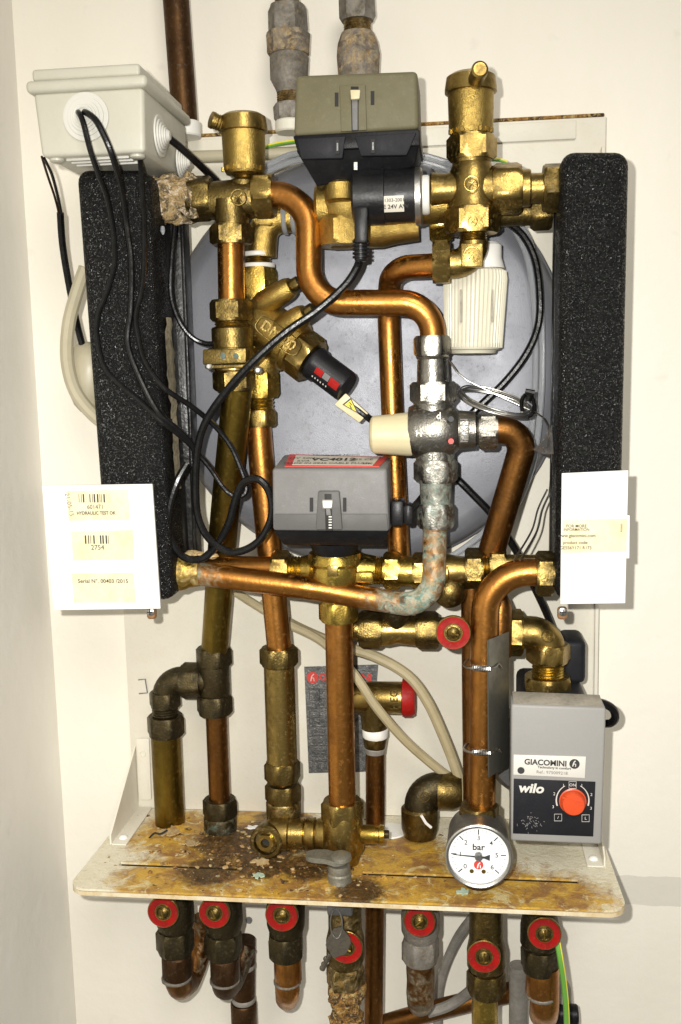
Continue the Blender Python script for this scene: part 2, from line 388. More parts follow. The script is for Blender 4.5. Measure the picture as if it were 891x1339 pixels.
def fillet(P, bend, n=9):
    out = [P[0]]
    for i in range(1, len(P) - 1):
        a, b, c = P[i - 1], P[i], P[i + 1]; u = (a - b); v = (c - b)
        bd = bend[i - 1] if isinstance(bend, (list, tuple)) else bend
        t = min(bd, u.length * .49 if i > 1 else u.length * .98, v.length * .49 if i < len(P) - 2 else v.length * .98)
        p = b + u.normalized() * t; q = b + v.normalized() * t; k = .55
        c1 = p.lerp(b, k); c2 = q.lerp(b, k)
        for j in range(n + 1):
            s = j / n; out.append(p * (1 - s) ** 3 + c1 * 3 * s * (1 - s) ** 2 + c2 * 3 * s * s * (1 - s) + q * s ** 3)
    out.append(P[-1]); return out
def densify(P, step):
    o = [P[0]]
    for a, b in zip(P, P[1:]):
        k = max(1, int((b - a).length / step)); o += [a.lerp(b, (i + 1) / k) for i in range(k)]
    return o
def pipe(pts, r, bend=30, b=None, wear=None, seg=24, jit=0, step=.012, jf=90):
    b = b or B(); P = [W(*p) for p in pts]; s = sum(S(p) for p in P) / len(P)
    bd = [x * s for x in bend] if isinstance(bend, (list, tuple)) else bend * s
    Q = densify(fillet(P, bd), step)
    n = len(Q); wl = [wear(i / (n - 1)) for i in range(n)] if wear else None
    return b.tube(Q, r * s, seg, wl, jit, jf=jf)
def smooth(P, n=8):
    o = []
    for i in range(len(P) - 1):
        p0 = P[max(i - 1, 0)]; p1 = P[i]; p2 = P[i + 1]; p3 = P[min(i + 2, len(P) - 1)]
        for j in range(n):
            t = j / n; o.append(.5 * ((2 * p1) + (p2 - p0) * t + (2 * p0 - 5 * p1 + 4 * p2 - p3) * t * t + (3 * p1 - p0 - 3 * p2 + p3) * t ** 3))
    return o + [P[-1]]
def cable(pts, r, b=None, seg=10, n=8):
    b = b or B(); P = [W(*p) for p in pts]; s = sum(S(p) for p in P) / len(P)
    return b.tube(smooth(P, n), r * s, seg)
def emblem(x, y, D, r):
    """raised maker's ring with a forked stroke inside"""
    b = B(); c = W(x, y, D); s = S(c); c.y = -D; q = r * s
    b.tube([c + V((math.cos(t), 0, math.sin(t))) * q for t in [2 * PI * i / 20 for i in range(20)]], q * .10, 6, loop=True)
    b.tube([c + V((-.45, 0, .3)) * q, c + V((0, 0, .05)) * q, c + V((.45, 0, .5)) * q], q * .08, 6)
    b.tube([c + V((-.35, 0, -.55)) * q, c + V((.05, 0, .05)) * q, c + V((.3, 0, -.5)) * q], q * .08, 6); return b
def text(par, s, p, size, m, right=V((1, 0, 0)), up=V((0, 0, 1)), thick=0., name='lettering', sx=1., align='CENTER', lift=.0003, shear=0):
    cu = bpy.data.curves.new('t', 'FONT'); cu.body = s; cu.size = 1; cu.align_x = align; cu.align_y = 'CENTER'; cu.offset = thick; cu.shear = shear; cu.resolution_u = 3
    o = bpy.data.objects.new('t', cu); me = o.to_mesh(); nrm = right.cross(up)
    b = B(); b.add([p + right * (v.co.x * size * sx) + up * (v.co.y * size) + nrm * lift for v in me.vertices], [tuple(q.vertices) for q in me.polygons])
    o.to_mesh_clear(); bpy.data.objects.remove(o); bpy.data.curves.remove(cu)
    return part(par, name, m, b) if b.f else None
def disc_up(x, y, D, r, n=28, squash=1):
    c = W(x, y, D); s = S(c) * r; return [c + V((math.cos(2 * PI * i / n) * s, 0, math.sin(2 * PI * i / n) * s * squash)) for i in range(n)]
def roll_basis(a): return V((math.cos(a), 0, math.sin(a))), V((-math.sin(a), 0, math.cos(a)))

# ================================================================== SETTING
XL = -.481
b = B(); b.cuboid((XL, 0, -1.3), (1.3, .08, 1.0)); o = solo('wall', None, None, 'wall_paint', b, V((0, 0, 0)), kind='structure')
b = B(); b.cuboid((XL - .08, .08, -1.3), (XL, -1.5, 1.0)); solo('side_wall', None, None, 'side_paint', b, V((XL, 0, 0)), kind='structure')

# ================================================================== MOUNTING FRAME
ZT = -.503; PX0, PX1 = -.385, .148; PZ1 = .2509; TX0, TX1 = -.392, .1525; TF = .206
fr = thing('mounting_frame', 'white sheet metal back plate with rusty stained drip tray at its foot', 'frame', V((-.12, 0, ZT)))
b = B(); b.cuboid((PX0, -.004, ZT), (PX1, -.020, PZ1), .0012); part(fr, 'back_plate', 'white_sheet', b)
b = B(); b.cuboid((PX0 + .03, -.0205, PZ1 - .021), (PX1 - .03, -.0235, PZ1 - .003), .001); part(fr, 'top_lip', 'white_sheet', b)
b = B(); b.cuboid((PX0 + .002, -.0045, PZ1), (PX1 - .002, -.0205, PZ1 + .0035), .001); part(fr, 'rusty_edge', 'crust_rust', b, 'rusty brown top edge of the back plate')
b = B(); b.cuboid((PX1 - .005, -.0205, ZT + .01), (PX1 - .001, -.026, PZ1 - .03), .001); part(fr, 'side_fold', 'white_sheet', b)
# tray with two long slots and round front corners
b = B(); th = .0022
yb, s0, s1, yf = -.0205, -.1500, -.1575, -TF
xs = [TX0 + .03, W(156, 1129, .155).x, W(310, 1131, .155).x, W(474, 1140, .155).x, W(757, 1145, .155).x, TX1 - .02]
def tl(x0, x1, y0, y1): b.cuboid((x0, y0, ZT - th), (x1, y1, ZT))
tl(xs[0], xs[5], yb, s0); tl(xs[0], xs[5], s1, yf)
for i in (0, 2, 4): tl(xs[i], xs[i + 1], s0, s1)
def corner(xi, xo):
    sg = 1 if xo > xi else -1; r = min(abs(xo - xi), .018)
    pl = [V((xi, yb, ZT)), V((xo - sg * .004, yb, ZT)), V((xo, yf + r, ZT))]
    pl += [V((xo - sg * r + sg * r * math.cos(t), yf + r - r * math.sin(t), ZT)) for t in [PI / 2 * i / 6 for i in range(1, 7)]] + [V((xi, yf, ZT))]
    b.prism(pl, V((0, 0, -th)))
corner(xs[0], TX0); corner(xs[5], TX1)
tr = None
for i in (1, 3):
    q_ = B(); q_.cuboid((xs[i] + .0005, s0 + .004, ZT - .014), (xs[i + 1] - .0005, s0 + .0005, ZT - th - .0002)); q_.cuboid((xs[i] + .0005, s0 + .004, ZT - .014), (xs[i + 1] - .0005, s1 - .004, ZT - .0125)); part(fr, 'slot_shade', 'dark_hole' if 0 else 'brass_black', q_)  # dark folded sheet added under each slot so the gap reads as shade
tr = part(fr, 'drip_tray', 'tray_paint', b, 'drip tray stained with rust and limescale')
b = B(); lip = []
for k in range(7):
    t = PI / 2 * k / 6; lip.append(V((TX0 + .018 - .018 * math.cos(t), yf + .018 - .018 * math.sin(t), ZT - .003)))
lip = lip + [V((TX1 - .018 + .018 * math.sin(t), yf + .018 - .018 * math.cos(t), ZT - .003)) for t in [PI / 2 * i / 6 for i in range(7)]]
lip = [V((TX0, yf + .06, ZT - .003))] + lip + [V((TX1, yf + .06, ZT - .003))]
n = len(lip); cx = V(((TX0 + TX1) / 2, -.1, ZT)); inn = [p.lerp(cx, .006) for p in lip]
dz = V((0, 0, -.0042)); vs = lip + [p + dz for p in lip] + [p + dz for p in inn] + inn; fs = []
for i in range(n - 1):
    for a, c in ((0, 1), (1, 2), (2, 3), (3, 0)): fs.append((a * n + i, a * n + i + 1, c * n + i + 1, c * n + i))
fs += [(0, n, 2 * n, 3 * n), (n - 1, 2 * n - 1, 3 * n - 1, 4 * n - 1)]
b.add(vs, fs); part(tr, 'front_lip', 'lip_paint', b)
for sx, xx, yt, dmax in ((1, TX0 + .012, 975, .115), (-1, TX1 - .009, 1000, .125)):
    zt = W(180 if sx > 0 else 795, yt, .02).z
    b = B(); pl = [V((xx, -.021, ZT + .0005)), V((xx, -.021, zt)), V((xx, -dmax, ZT + .012)), V((xx, -dmax, ZT + .0005))]
    b.prism(pl, V((.0018 * sx, 0, 0)))
    b.cuboid((xx, -.021, ZT + .0005), (xx + .018 * sx, -dmax, ZT + .0022), .0006); g = part(fr, 'gusset', 'white_sheet', b)
    b = B(); b.turn(V((xx + .010 * sx, -dmax + .015, ZT + .0022)), V((0, 0, 1)), [(0, .005), (.0015, .0046), (.003, .003), (.0034, .001)]); part(g, 'rivet', 'white_plastic', b)
b = B(); b.qbox([(178, 966), (195, 966), (198, 1046), (182, 1046)], .0235, .0205, .0008); st = part(fr, 'side_strip', 'white_sheet', b)
b = B(); c = W(187, 986, .0238); b.tube([c + V((math.cos(t), 0, math.sin(t))) * .0032 for t in [2 * PI * i / 16 for i in range(16)]], .0006, 6, loop=True); part(st, 'rivet', 'white_sheet', b)
b = B(); q = [W(x, y, .0212) for x, y in ((181, 889), (190, 888), (193, 906), (182, 907))]; b.tube(q, .0008, 6); part(fr, 'pressed_tab', 'grey_plastic', b)

# ================================================================== EXPANSION VESSEL + hoses behind
VC = W(470, 478, .06); vr = 268 * S(VC); VC.y = -.0205
vt = thing('expansion_vessel', 'large round silver grey expansion vessel behind all the pipework', 'vessel', V((VC.x, -.0205, VC.z - vr)))
b = B(); b.turn(VC, V((0, -1, 0)), [(0, vr * .55), (.001, vr * .95), (.014, vr), (.03, vr), (.042, vr * .975), (.048, vr * .94), (.051, vr * .88), (.0525, vr * .6), (.053, vr * .2)], seg=96); part(vt, 'shell', 'vessel_grey', b)
b = B(); b.tube([VC + V((math.cos(t) * vr, -.019, math.sin(t) * vr)) for t in [2 * PI * i / 72 for i in range(72)]], .004, 8, loop=True); part(vt, 'seam_ring', 'vessel_grey', b)
for k, off, lb in ((0, 0, 'clear plastic tube hugging the grey vessel rim, inner one'), (1, 9, 'clear plastic tube hugging the grey vessel rim, outer one')):
    pts = [(326 - off, 238, .08), (366, 217 - off, .081), (400, 208 - off, .081), (470, 202 - off, .081), (560, 214 - off, .081), (630 + off * .5, 246 - off, .081), (673 + off, 300 - off * .5, .081), (693 + off, 350, .081), (700 + off, 430, .081), (699 + off, 520, .081), (687 + off, 610, .081), (655 + off * .8, 672 + off, .081), (605, 718 + off, .081), (555, 742 + off, .081), (500, 752 + off, .081)]
    solo('clear_tube', lb, 'tube', 'hose_clear', cable(pts, 4.2, n=6), None, 'clear tubes around the vessel')

# ================================================================== INSULATION BLOCKS
def block(name, label, px, D0, D1, side):
    t = thing(name, label, 'insulation', (sum(p[0] for p in px) / 4, px[2][1], (D0 + D1) / 2), 'insulation blocks on both sides')
    f = [W(x, y, D0) for x, y in px]
    xb = (f[1].x + f[2].x) / 2
    def sh(y, e): return [V((f[0].x + e, y, f[0].z - e)), V((f[1].x - e, y, f[1].z - e)), V((f[2].x - e, y, f[2].z + e)), V((f[3].x + e, y, f[3].z + e))]
    b = B(); b.hull(sh(-D0, 0), sh(-D1 - .055, 0), .012, 5); part(t, 'foam', 'foam', b)
    b = B(); b.hull(sh(-D1 - .056, .004), sh(-D1 - .03, .004), .002); b.hull(sh(-D1 - .0305, .0016), sh(-D1 - .012, .0016), .003); b.hull(sh(-D1 - .0125, .004), sh(-D1, .004), .002); part(t, 'liner', 'foam_side', b)
    return t, f
lb, lf = block('insulation_block', 'black foam insulation block with torn edge under the white junction box', [(96, 220), (193, 220), (227, 787), (139, 787)], .19, .080, 1)
rb, rf_ = block('insulation_block', 'intact black foam insulation block beside the white thermostatic head', [(735, 196), (825, 196), (812, 788), (727, 788)], .19, .078, -1)
b = B(); b.qbox([(206, 226), (237, 226), (259, 768), (232, 768)], .104, .0795, .003); b.qbox([(206, 228), (233, 228), (255, 766), (232, 766)], .112, .1043, .002); part(lb, 'rear_flange', 'foam_side', b)
b = B()
for x0, y0, x1, y1, D0, D1, wd in ((206, 415, 206, 548, .178, .15, .010), (210, 545, 224, 640, .172, .15, .006)):
    k = 14; L = []; Rr = []
    for i in range(k + 1):
        t = i / k; y = y0 + (y1 - y0) * t
        z = W(210, y, .165).z; lxb = lf[1].x + (lf[2].x - lf[1].x) * (z - lf[1].z) / (lf[2].z - lf[1].z); x = lxb + .0012 + .0025 * noise.noise(V((i * .7, 2, y0))); wv = wd * (.5 + abs(math.sin(t * PI)) * .7) * (1 + .5 * noise.noise(V((i * .9, 5, y0))))
        yc = -(.158 + .006 * noise.noise(V((i * .5, 9, y0))))
        L.append([V((x, yc - wv, z)), V((x + .002, yc - wv * .3, z)), V((x + .003, yc + wv * .4, z)), V((x, yc + wv, z)), V((x - .002, yc, z))])
    b.loft(L)
part(lb, 'torn_edge', 'torn_foam', b, 'torn fibrous edge of the liner')

# ================================================================== LABEL CARDS
def bars(par, x0, y0, x1, y1, D, n):
    b = B(); random.seed(n); x = x0
    while x < x1 - 1:
        wd = random.choice((.8, 1.2, 1.8, 2.4)); a = W(x, y0, D); c = W(min(x + wd, x1), y1, D); b.cuboid((a.x, a.y, a.z), (c.x, a.y - .0002, c.z)); x += wd + random.choice((.8, 1.1, 1.8))
    return part(par, 'barcode', 'ink', b)
lc = thing('label_card', 'white card with barcode and serial number stickers on the torn insulation block', 'card', (140, 797, .2))
b = B(); b.qbox([(55, 635), (199, 633), (210, 796), (70, 798)], .202, .1985, .0005); part(lc, 'card', 'card_white', b)
LD = .2022; rgt, upv = roll_basis(math.radians(-.5))
for i, q in enumerate(([(87, 642), (168, 640), (170, 680), (90, 681)], [(93, 695), (174, 693), (176, 732), (96, 733)], [(94, 750), (175, 749), (178, 788), (97, 788)])):
    b = B(); b.qbox(q, LD, .2021); part(lc, 'sticker', 'sticker', b)
LD = .2024
bars(lc, 103, 646, 145, 657, LD, 3); bars(lc, 111, 700, 143, 711, LD, 9)
def tx(par, s, x, y, D, hpx, m='ink', th=0., sx=1., ang=0., align='CENTER', name='lettering', shear=0):
    p = W(x, y, D); r, u = roll_basis(ang); return text(par, s, p, hpx * 1.4 * S(p), m, r, u, th, name, sx, align, shear=shear)
tx(lc, '601471', 125, 663, LD, 6.0, sx=.9); tx(lc, 'HYDRAULIC TEST OK', 126, 671, LD, 4.4, th=.02, sx=.88)
tx(lc, '2754', 128, 716, LD, 6.5); tx(lc, 'Serial N\u00b0. 00403 /2015', 135, 760, LD, 5.2, th=.01, sx=1.02)
tx(lc, '21-05-15', 91, 660, LD, 6.5, 'ink_grey', ang=math.radians(-80), sx=.95)
rc = thing('label_card', 'white card with cream information strip on the intact insulation block', 'card', (777, 790, .2))
b = B(); b.qbox([(735, 619), (822, 615), (818, 789), (733, 790)], .202, .1985, .0005); part(rc, 'card', 'card_white', b)
b = B(); b.qbox([(735.5, 680), (820.5, 678), (819.5, 722), (735, 723)], .2023, .2021); part(rc, 'sticker', 'sticker', b)
for s, y, x, h in (('FOR MORE', 688, 754, 4.2), ('INFORMATION', 692.6, 754, 3.8), ('www.giacomini.com', 700.5, 754.5, 4.6), ('product code:', 709.5, 753, 4.4), ('GE556Y171 R173', 716.5, 753, 4.4)):
    tx(rc, s, x, y, .2024, h, 'ink', .012, sx=.92)
tx(rc, 'R00000', 813, 690, .2024, 2.6, 'ink', ang=PI / 2)
b = B(); b.qbox([(820, 674), (823.5, 674), (823, 730), (819.5, 730)], .2015, .1995); part(rc, 'edge_tab', 'card_white', b)
for x, lbl in ((197, 'brown slotted screw under the barcode card'), (736, 'brown cross head screw under the information strip card')):
    t = thing('screw', lbl, 'screw', (x, 800, .19)); z = W(x, 800, .19)
    b = B(); b.hull(*[[V((z.x - .0045, y, z.z + .004)), V((z.x + .0045, y, z.z + .004)), V((z.x + .0045, y, z.z - .008)), V((z.x - .0045, y, z.z - .008))] for y in (-.190, -.182)], .003, 3); part(t, 'tab', 'screw_brown', b)
    b = B(); b.turn(V((z.x, -.190, z.z)), V((0, -1, 0)), [(0, .0042), (.0012, .004), (.0022, .002), (.0024, .0008)], seg=20); h = part(t, 'head', 'steel', b)
    b = B(); b.cuboid((z.x - .0028, -.1921, z.z - .0005), (z.x + .0028, -.1926, z.z + .0005)); b.cuboid((z.x - .0005, -.19215, z.z - .0028), (z.x + .0005, -.19255, z.z + .0028)); part(h, 'cross_slot', 'dark_hole', b)

# ================================================================== JUNCTION BOX
JF, JB = .222, .085
f0 = W(43, 122, JF); f1 = W(190, 200, JF); jz0 = f1.z + .001; jx0, jx1 = f0.x, W(190, 160, JF).x; jz1 = W(100, 118, JF).z
jb = thing('junction_box', 'white plastic junction box with ringed cable grommets above the insulation', 'junction box', V(((jx0 + jx1) / 2, -.15, jz0)))
b = B(); b.hull([V((jx0, -JF, jz1)), V((jx1, -JF, jz1)), V((jx1 - .002, -JF + .001, jz0)), V((jx0 + .004, -JF + .001, jz0))], [V((jx0, -JB, jz1)), V((jx1, -JB, jz1)), V((jx1 - .002, -JB, jz0)), V((jx0 + .004, -JB, jz0))], .004, 4); part(jb, 'body', 'box_white', b)
b = B(); b.cuboid((jx0 - .005, -JF - .004, jz1 - .001), (jx1 + .004, -JB + .004, jz1 + .0095), .004, 3); ld_ = part(jb, 'lid', 'box_white', b)
b = B(); b.cuboid((jx0 - .0005, -JF + .001, jz1 + .0097), (jx1 - .003, -JB, jz1 + .020), .003, 3); part(ld_, 'raised_top', 'box_white', b)
def grommet(c, n, r):
    b = B(); pr = []
    rr = r; h = 0
    for i in range(5): pr += [(h, rr), (h + .0016, rr - .0002), (h + .0018, rr - .0012)]; rr *= .80; h += .0014
    pr += [(h, rr), (h + .003, rr * .6), (h + .0032, .002)]
    b.turn(c, n, pr, seg=36); return part(jb, 'grommet', 'grommet_white', b)
gc = W(113, 153, JF); grommet(V((gc.x, -JF, gc.z)), V((0, -1, 0)), 31 * S(gc))
def on_right(px, py):     # where the ray meets the box's right side
    d = FW * FPX + RT * (px - 445.5) + UP * (669.5 - py); return CAM + d * ((jx1 - .0005 - CAM.x) / d.x)
g1 = on_right(209, 178); grommet(g1, V((1, 0, 0)), .0185)
g2 = on_right(236, 213); grommet(g2, V((1, 0, 0)), .0155)
for fx in (jx0 + .014, jx1 - .012):
    b = B(); b.turn(V((fx, -JF + .012, jz0)), V((0, 0, -1)), [(-.001, .007), (.002, .0066), (.003, .005)], seg=20); part(jb, 'foot', 'box_white', b)
for k in range(3):
    b = B(); b.cuboid((jx0 + .022, -JF + .012 + k * .012, jz0 + .0005), (jx1 - .02, -JF + .016 + k * .012, jz0 - .002), .0008); part(jb, 'rib', 'grommet_white', b)

# ================================================================== BLACK CABLES
def cab(label, pts, r, m='cable_black', group='black cables', name='cable', **k):
    return solo(name, label, 'cable', m, cable(pts, r, **k), None, group)
cab('thin black cable looping from the box front grommet over the torn block and back up', [(103, 151, .219), (103, 147, .232), (109, 160, .240), (118, 195, .240), (128, 225, .232), (140, 258, .212), (148, 300, .1945), (150, 345, .1945), (139, 385, .1945), (129, 410, .1945), (127, 440, .1945), (137, 480, .1945), (162, 507, .1945), (186, 527, .1945), (207, 547, .1955), (226, 562, .190), (245, 578, .18), (258, 592, .172), (275, 612, .168), (293, 638, .166), (308, 649, .165), (320, 646, .164), (322, 634, .163), (314, 610, .163), (301, 582, .165), (280, 556, .170), (250, 531, .184), (215, 507, .1965), (190, 473, .1945), (181, 440, .1945), (178, 412, .1945), (187, 370, .1945), (189, 310, .1945), (186, 245, .1955), (184, 212, .197), (182, 203, .195)], 3.6)
cab('black cable leaving the front grommet beside the thin loop, down the block face', [(109, 151, .219), (112, 147, .232), (126, 158, .240), (140, 185, .240), (150, 212, .232), (160, 250, .210), (166, 295, .1945), (172, 345, .1945), (171, 405, .1945), (167, 448, .1945), (181, 490, .1950), (206, 538, .1955), (233, 562, .187), (250, 580, .178), (256, 596, .172)], 4.2)
cab('short black cable from the side grommet down behind the brass tee', [(213, 178, W(0, 0, 0).y * 0 + .165), (224, 183, .16), (250, 205, .145), (272, 226, .125), (292, 246, .105)], 5)
cab('thin brown wire hanging from the wall end of the junction box', [(55, 205, .20), (62, 228, .17), (72, 258, .14), (78, 282, .12)], 1.6, 'copper_brown', n=6)
cab('thin black wire beside the brown wire under the junction box', [(58, 207, .198), (68, 228, .17), (76, 258, .14), (81, 282, .12)], 2.0, n=6)
cab('black sleeved cable hanging between the side wall and the torn block', [(79, 278, .121), (82, 320, .11), (90, 370, .10), (100, 420, .092), (108, 452, .088)], 4.6)
cab('short black lead from the torn block to the strap on the brass union', [(229, 296, .14), (225, 340, .15), (224, 385, .15), (234, 418, .15), (250, 440, .148), (268, 449, .146), (284, 449, .150)], 3.4)
cab('thick black cable from the pump sensor plug coiled beside the lower actuator', [(471, 338, .168), (466, 352, .170), (450, 375, .172), (415, 406, .175), (372, 436, .178), (330, 474, .180), (296, 512, .180), (270, 550, .178), (259, 585, .176), (256, 630, .175), (259, 675, .174), (275, 706, .174), (305, 722, .174), (336, 710, .176), (354, 680, .178), (354, 648, .178), (339, 627, .178), (320, 630, .176), (309, 650, .174), (300, 682, .172), (286, 710, .171), (265, 730, .172), (240, 728, .174), (223, 703, .178), (221, 668, .180), (231, 632, .178), (245, 606, .172)], 5.2)
cab('long black cable round the vessel rim and behind the mixing valve', [(660, 288, .082), (684, 308, .084), (700, 340, .085), (706, 385, .086), (704, 425, .086), (689, 462, .087), (660, 500, .088), (620, 538, .090), (590, 570, .092), (577, 595, .093), (588, 615, .092), (612, 640, .092), (645, 675, .09), (672, 715, .088), (695, 760, .08), (714, 800, .07), (728, 835, .06)], 5)

# ================================================================== TOP: supply pipes above the plate
t = thing('supply_pipe', 'dark brown painted pipe rising above the junction box corner', 'pipe', (240, 162, .045))
b = pipe([(243, 175, .045), (226, -60, .045)], 17, wear=lambda s: 0); part(t, 'pipe', 'copper_brown', b)
b = VT(241, 168, .045, cyl(160, 180, 22)); part(t, 'collar', 'white_plastic', b)
def stack(name, label, cat, x, yr, D, parts, group=None, at=None, **kw):
    t = thing(name, label, cat, at or (x, max(e[0] for p in parts for e in p[2]), D), group)
    for p in parts:
        k = dict(p[3]) if len(p) > 3 else {}
        part(t, p[0], p[1], VT(x, yr, D, p[2], **{**kw, **k}))
    return t
stack('check_valve', 'corroded grey check valve above the plate between brown pipe and actuator', 'valve', 378, 90, .045, [
    ('pipe', 'brass_dull', cyl(-40, 12, 16)), ('nut', 'corroded', nut(8, 46, 26), dict(jit=.05, wear=.25)), ('collar', 'corroded', cyl(44, 72, 29, 27), dict(jit=.09, wear=.62)),
    ('body', 'corroded', [(72, 24), (76, 25), (104, 24), (116, 18), (122, 17)], dict(jit=.08, wear=.42)), ('thread', 'brass_dull', thread(120, 138, 17), dict(wear=.6)), ('nut', 'corroded', nut(136, 158, 22), dict(jit=.04)), ('socket', 'white_sheet', cyl(158, 174, 20))])
stack('check_valve', 'corroded domed check valve rising behind the olive actuator', 'valve', 468, 60, .045, [
    ('nut', 'corroded', nut(-12, 28, 24), dict(jit=.05)), ('thread', 'brass_dull', thread(27, 44, 18), dict(wear=.55)), ('dome', 'corroded', [(42, 17), (44, 22), (56, 26), (72, 28), (96, 27), (120, 24), (150, 20)], dict(jit=.08, wear=.6))])
b = B(); b.tube([W(236, 206, .045), W(320, 203, .045), W(400, 199, .045)], .0062, 14); solo('conduit', 'pale plastic conduit running behind the air vent with the side nozzle', 'conduit', 'hose_pale', b)
for pts, lb_ in (([(345, 193, .05), (365, 188, .052), (392, 184, .055)], 'green and yellow earth wire behind the olive actuator'), ([(590, 214, .06), (620, 210, .06), (650, 209, .06), (664, 213, .06)], 'green and yellow earth wire behind the tall air vent')):
    t = thing('earth_wire', lb_, 'wire', pts[0]); part(t, 'green_half', 'green_wire', cable(pts, 2.4)); part(t, 'yellow_stripe', 'yellow_wire', cable([(x, y - 1.6, D + .0012) for x, y, D in pts], 1.3))
b = B(); b.qbox([(562, 214), (612, 200), (622, 228), (580, 246)], .075, .06, .003); solo('cable_clip', 'small grey plastic clip between the olive actuator and the tall air vent', 'clip', 'grey_plastic', b)

# ================================================================== AIR VENTS
def vent(label, x, y0, D, nozzle, k):
    t = thing('air_vent', label, 'air vent', (x, y0 + 93 * k, D), 'automatic air vents')
    part(t, 'cap', 'brass', VT(x, y0 + 40 * k, D, [(y0 - 2 * k, 14 * k), (y0, 24 * k), (y0 + 4 * k, 30 * k), (y0 + 18 * k, 32 * k), (y0 + 23 * k, 32 * k), (y0 + 24 * k, 29 * k)]))
    part(t, 'body', 'brass_cast', VT(x, y0 + 40 * k, D, [(y0 + 23.5 * k, 28.5 * k), (y0 + 60 * k, 27.5 * k), (y0 + 72 * k, 27.5 * k), (y0 + 78 * k, 24 * k), (y0 + 80 * k, 16 * k)]))
    part(t, 'neck', 'brass', VT(x, y0 + 40 * k, D, thread(y0 + 79 * k, y0 + 96 * k, 15 * k)))
    a, c = nozzle; L = (W(*c) - W(*a)).length / S(W(*a))
    nz_ = part(t, 'nozzle', 'brass', AT(a, c, [(0, 9)] + [(L * .35 + e[0], e[1]) for e in thread(0, L * .45, 10.5, 3)] + [(L * .82, 11), (L * .97, 10.5), (L, 8)]))
    for q in range(7):
        an = (q - 3) * .38; cx = W(x, y0 + 70 * k, D); s = S(cx); r = 27.7 * k * s
        b = B(); p = cx + V((math.sin(an) * r, -math.cos(an) * r, 0)); rt = V((math.cos(an), math.sin(an), 0)) * .0016; nn = V((math.sin(an), -math.cos(an), 0)) * .0012; u = V((0, 0, .004))
        b.hull([p - rt + nn, p + rt + nn, p + rt + nn - u, p - rt + nn - u], [p - rt - nn, p + rt - nn, p + rt - nn - u, p - rt - nn - u]); part(t, 'rib', 'brass_cast', b)
    return t
vent('brass automatic air vent with side nozzle above the limescaled tee', 319, 150, .135, ((300, 166, .14), (275, 156, .150)), 1.0)
vent('tall brass automatic air vent above the bright brass cross', 616, 97, .150, ((620, 112, .160), (628, 90, .202)), 1.06)

# ================================================================== UPPER LEFT TEE AND UNION COLUMN
t = thing('brass_tee', 'brass tee below the side nozzle air vent, one end crusted with limescale', 'fitting', (320, 300, .135))
part(t, 'body', 'brass_dull', HT(300, 262, .135, [(240, 22), (262, 23), (290, 25), (312, 26), (330, 24), (342, 22)]))
part(t, 'riser', 'brass_dull', VT(319, 250, .135, cyl(236, 262, 19)))
part(t, 'branch', 'brass_dull', VT(303, 280, .140, [(262, 24), (280, 23), (298, 21)]))
part(t, 'nut', 'brass', HT(345, 256, .137, nut(333, 359, 31), rot=.25)); part(t, 'nut', 'brass_dull', HT(262, 260, .135, nut(248, 278, 30), rot=.1))
part(t, 'limescale_crust', 'crust', HT(220, 262, .135, [(192, 14), (194, 22), (197, 26), (202, 29), (206, 30), (212, 31), (217, 32), (222, 31), (228, 31), (234, 29), (240, 28), (248, 29), (256, 28), (262, 24)], jit=.30, jf=75, seg=48))
part(t, 'emblem', 'brass', emblem(312, 258, .168, 10))
part(t, 'nut', 'brass_dull', VT(303, 305, .140, nut(294, 320, 29), rot=.15))
b = B(); b.tube([W(213, 297, .162), W(213, 302, .164), W(213.5, 307, .164)], [.0018, .0022, .0008], 10); part(t, 'water_drop', 'hose_clear', b)
solo('copper_pipe', 'short straight copper pipe between the limescaled tee and the strapped union', 'pipe', 'copper', pipe([(302, 316, .140), (303, 396, .140)], 17.5))
un_ = stack('union', 'brass check union with metal strap and lug below a short copper pipe', 'fitting', 304, 440, .140, [
    ('nut', 'brass_dull', nut(392, 420, 29)), ('neck', 'brass', thread(419, 429, 23, 3)), ('body', 'brass_dull', cyl(428, 457, 27)), ('strap', 'brass_dull', [(455, 31), (456, 33), (474, 33), (475, 31)], dict(seg=16)), ('collar', 'brass', cyl(476, 486, 26)), ('nut', 'brass_dull', nut(484, 511, 28), dict(rot=.3))])
b = B(); b.qbox([(265, 457), (322, 455), (322, 475), (265, 477)], .170, .140, .0015); b.qbox([(268, 477), (330, 476), (330, 481), (268, 482)], .166, .140, .0008); lg = part(un_, 'strap_lug', 'brass_dull', b)
b = B()
for x in (292, 309): b.ball(W(x, 465.5, .1703), .0026, (1, .25, 1.1), .6, 6, 500)
part(lg, 'verdigris_marks', 'verdigris', b)
for x, y in ((274, 479), (338, 484)):
    b = B(); b.turn(W(x, y, .166), V((0, -1, 0)), [(-.004, .0035), (.002, .0035), (.003, .002)], seg=16); part(lg, 'screw', 'steel', b)
solo('copper_pipe', 'olive tarnished pipe leaning from the strapped union down to the blackened tee', 'pipe', 'copper_olive', pipe([(311, 506, .138), (306, 560, .128), (293, 680, .100), (281, 852, .068)], 19, 60))
t = thing('brass_tee', 'blackened brass tee with elbow above the thick olive brass pipe', 'fitting', (283, 930, .066))
part(t, 'body', 'brass_black', VT(281, 890, .066, cyl(866, 912, 20))); part(t, 'nut', 'brass_black', VT(280, 858, .066, nut(846, 870, 24))); part(t, 'nut', 'brass_black', VT(281, 920, .066, nut(908, 933, 24)))
part(t, 'nut', 'brass_black', HT(253, 890, .066, nut(238, 264, 24), rot=.2)); part(t, 'side_socket', 'brass_black', HT(270, 889, .066, cyl(262, 284, 17)))
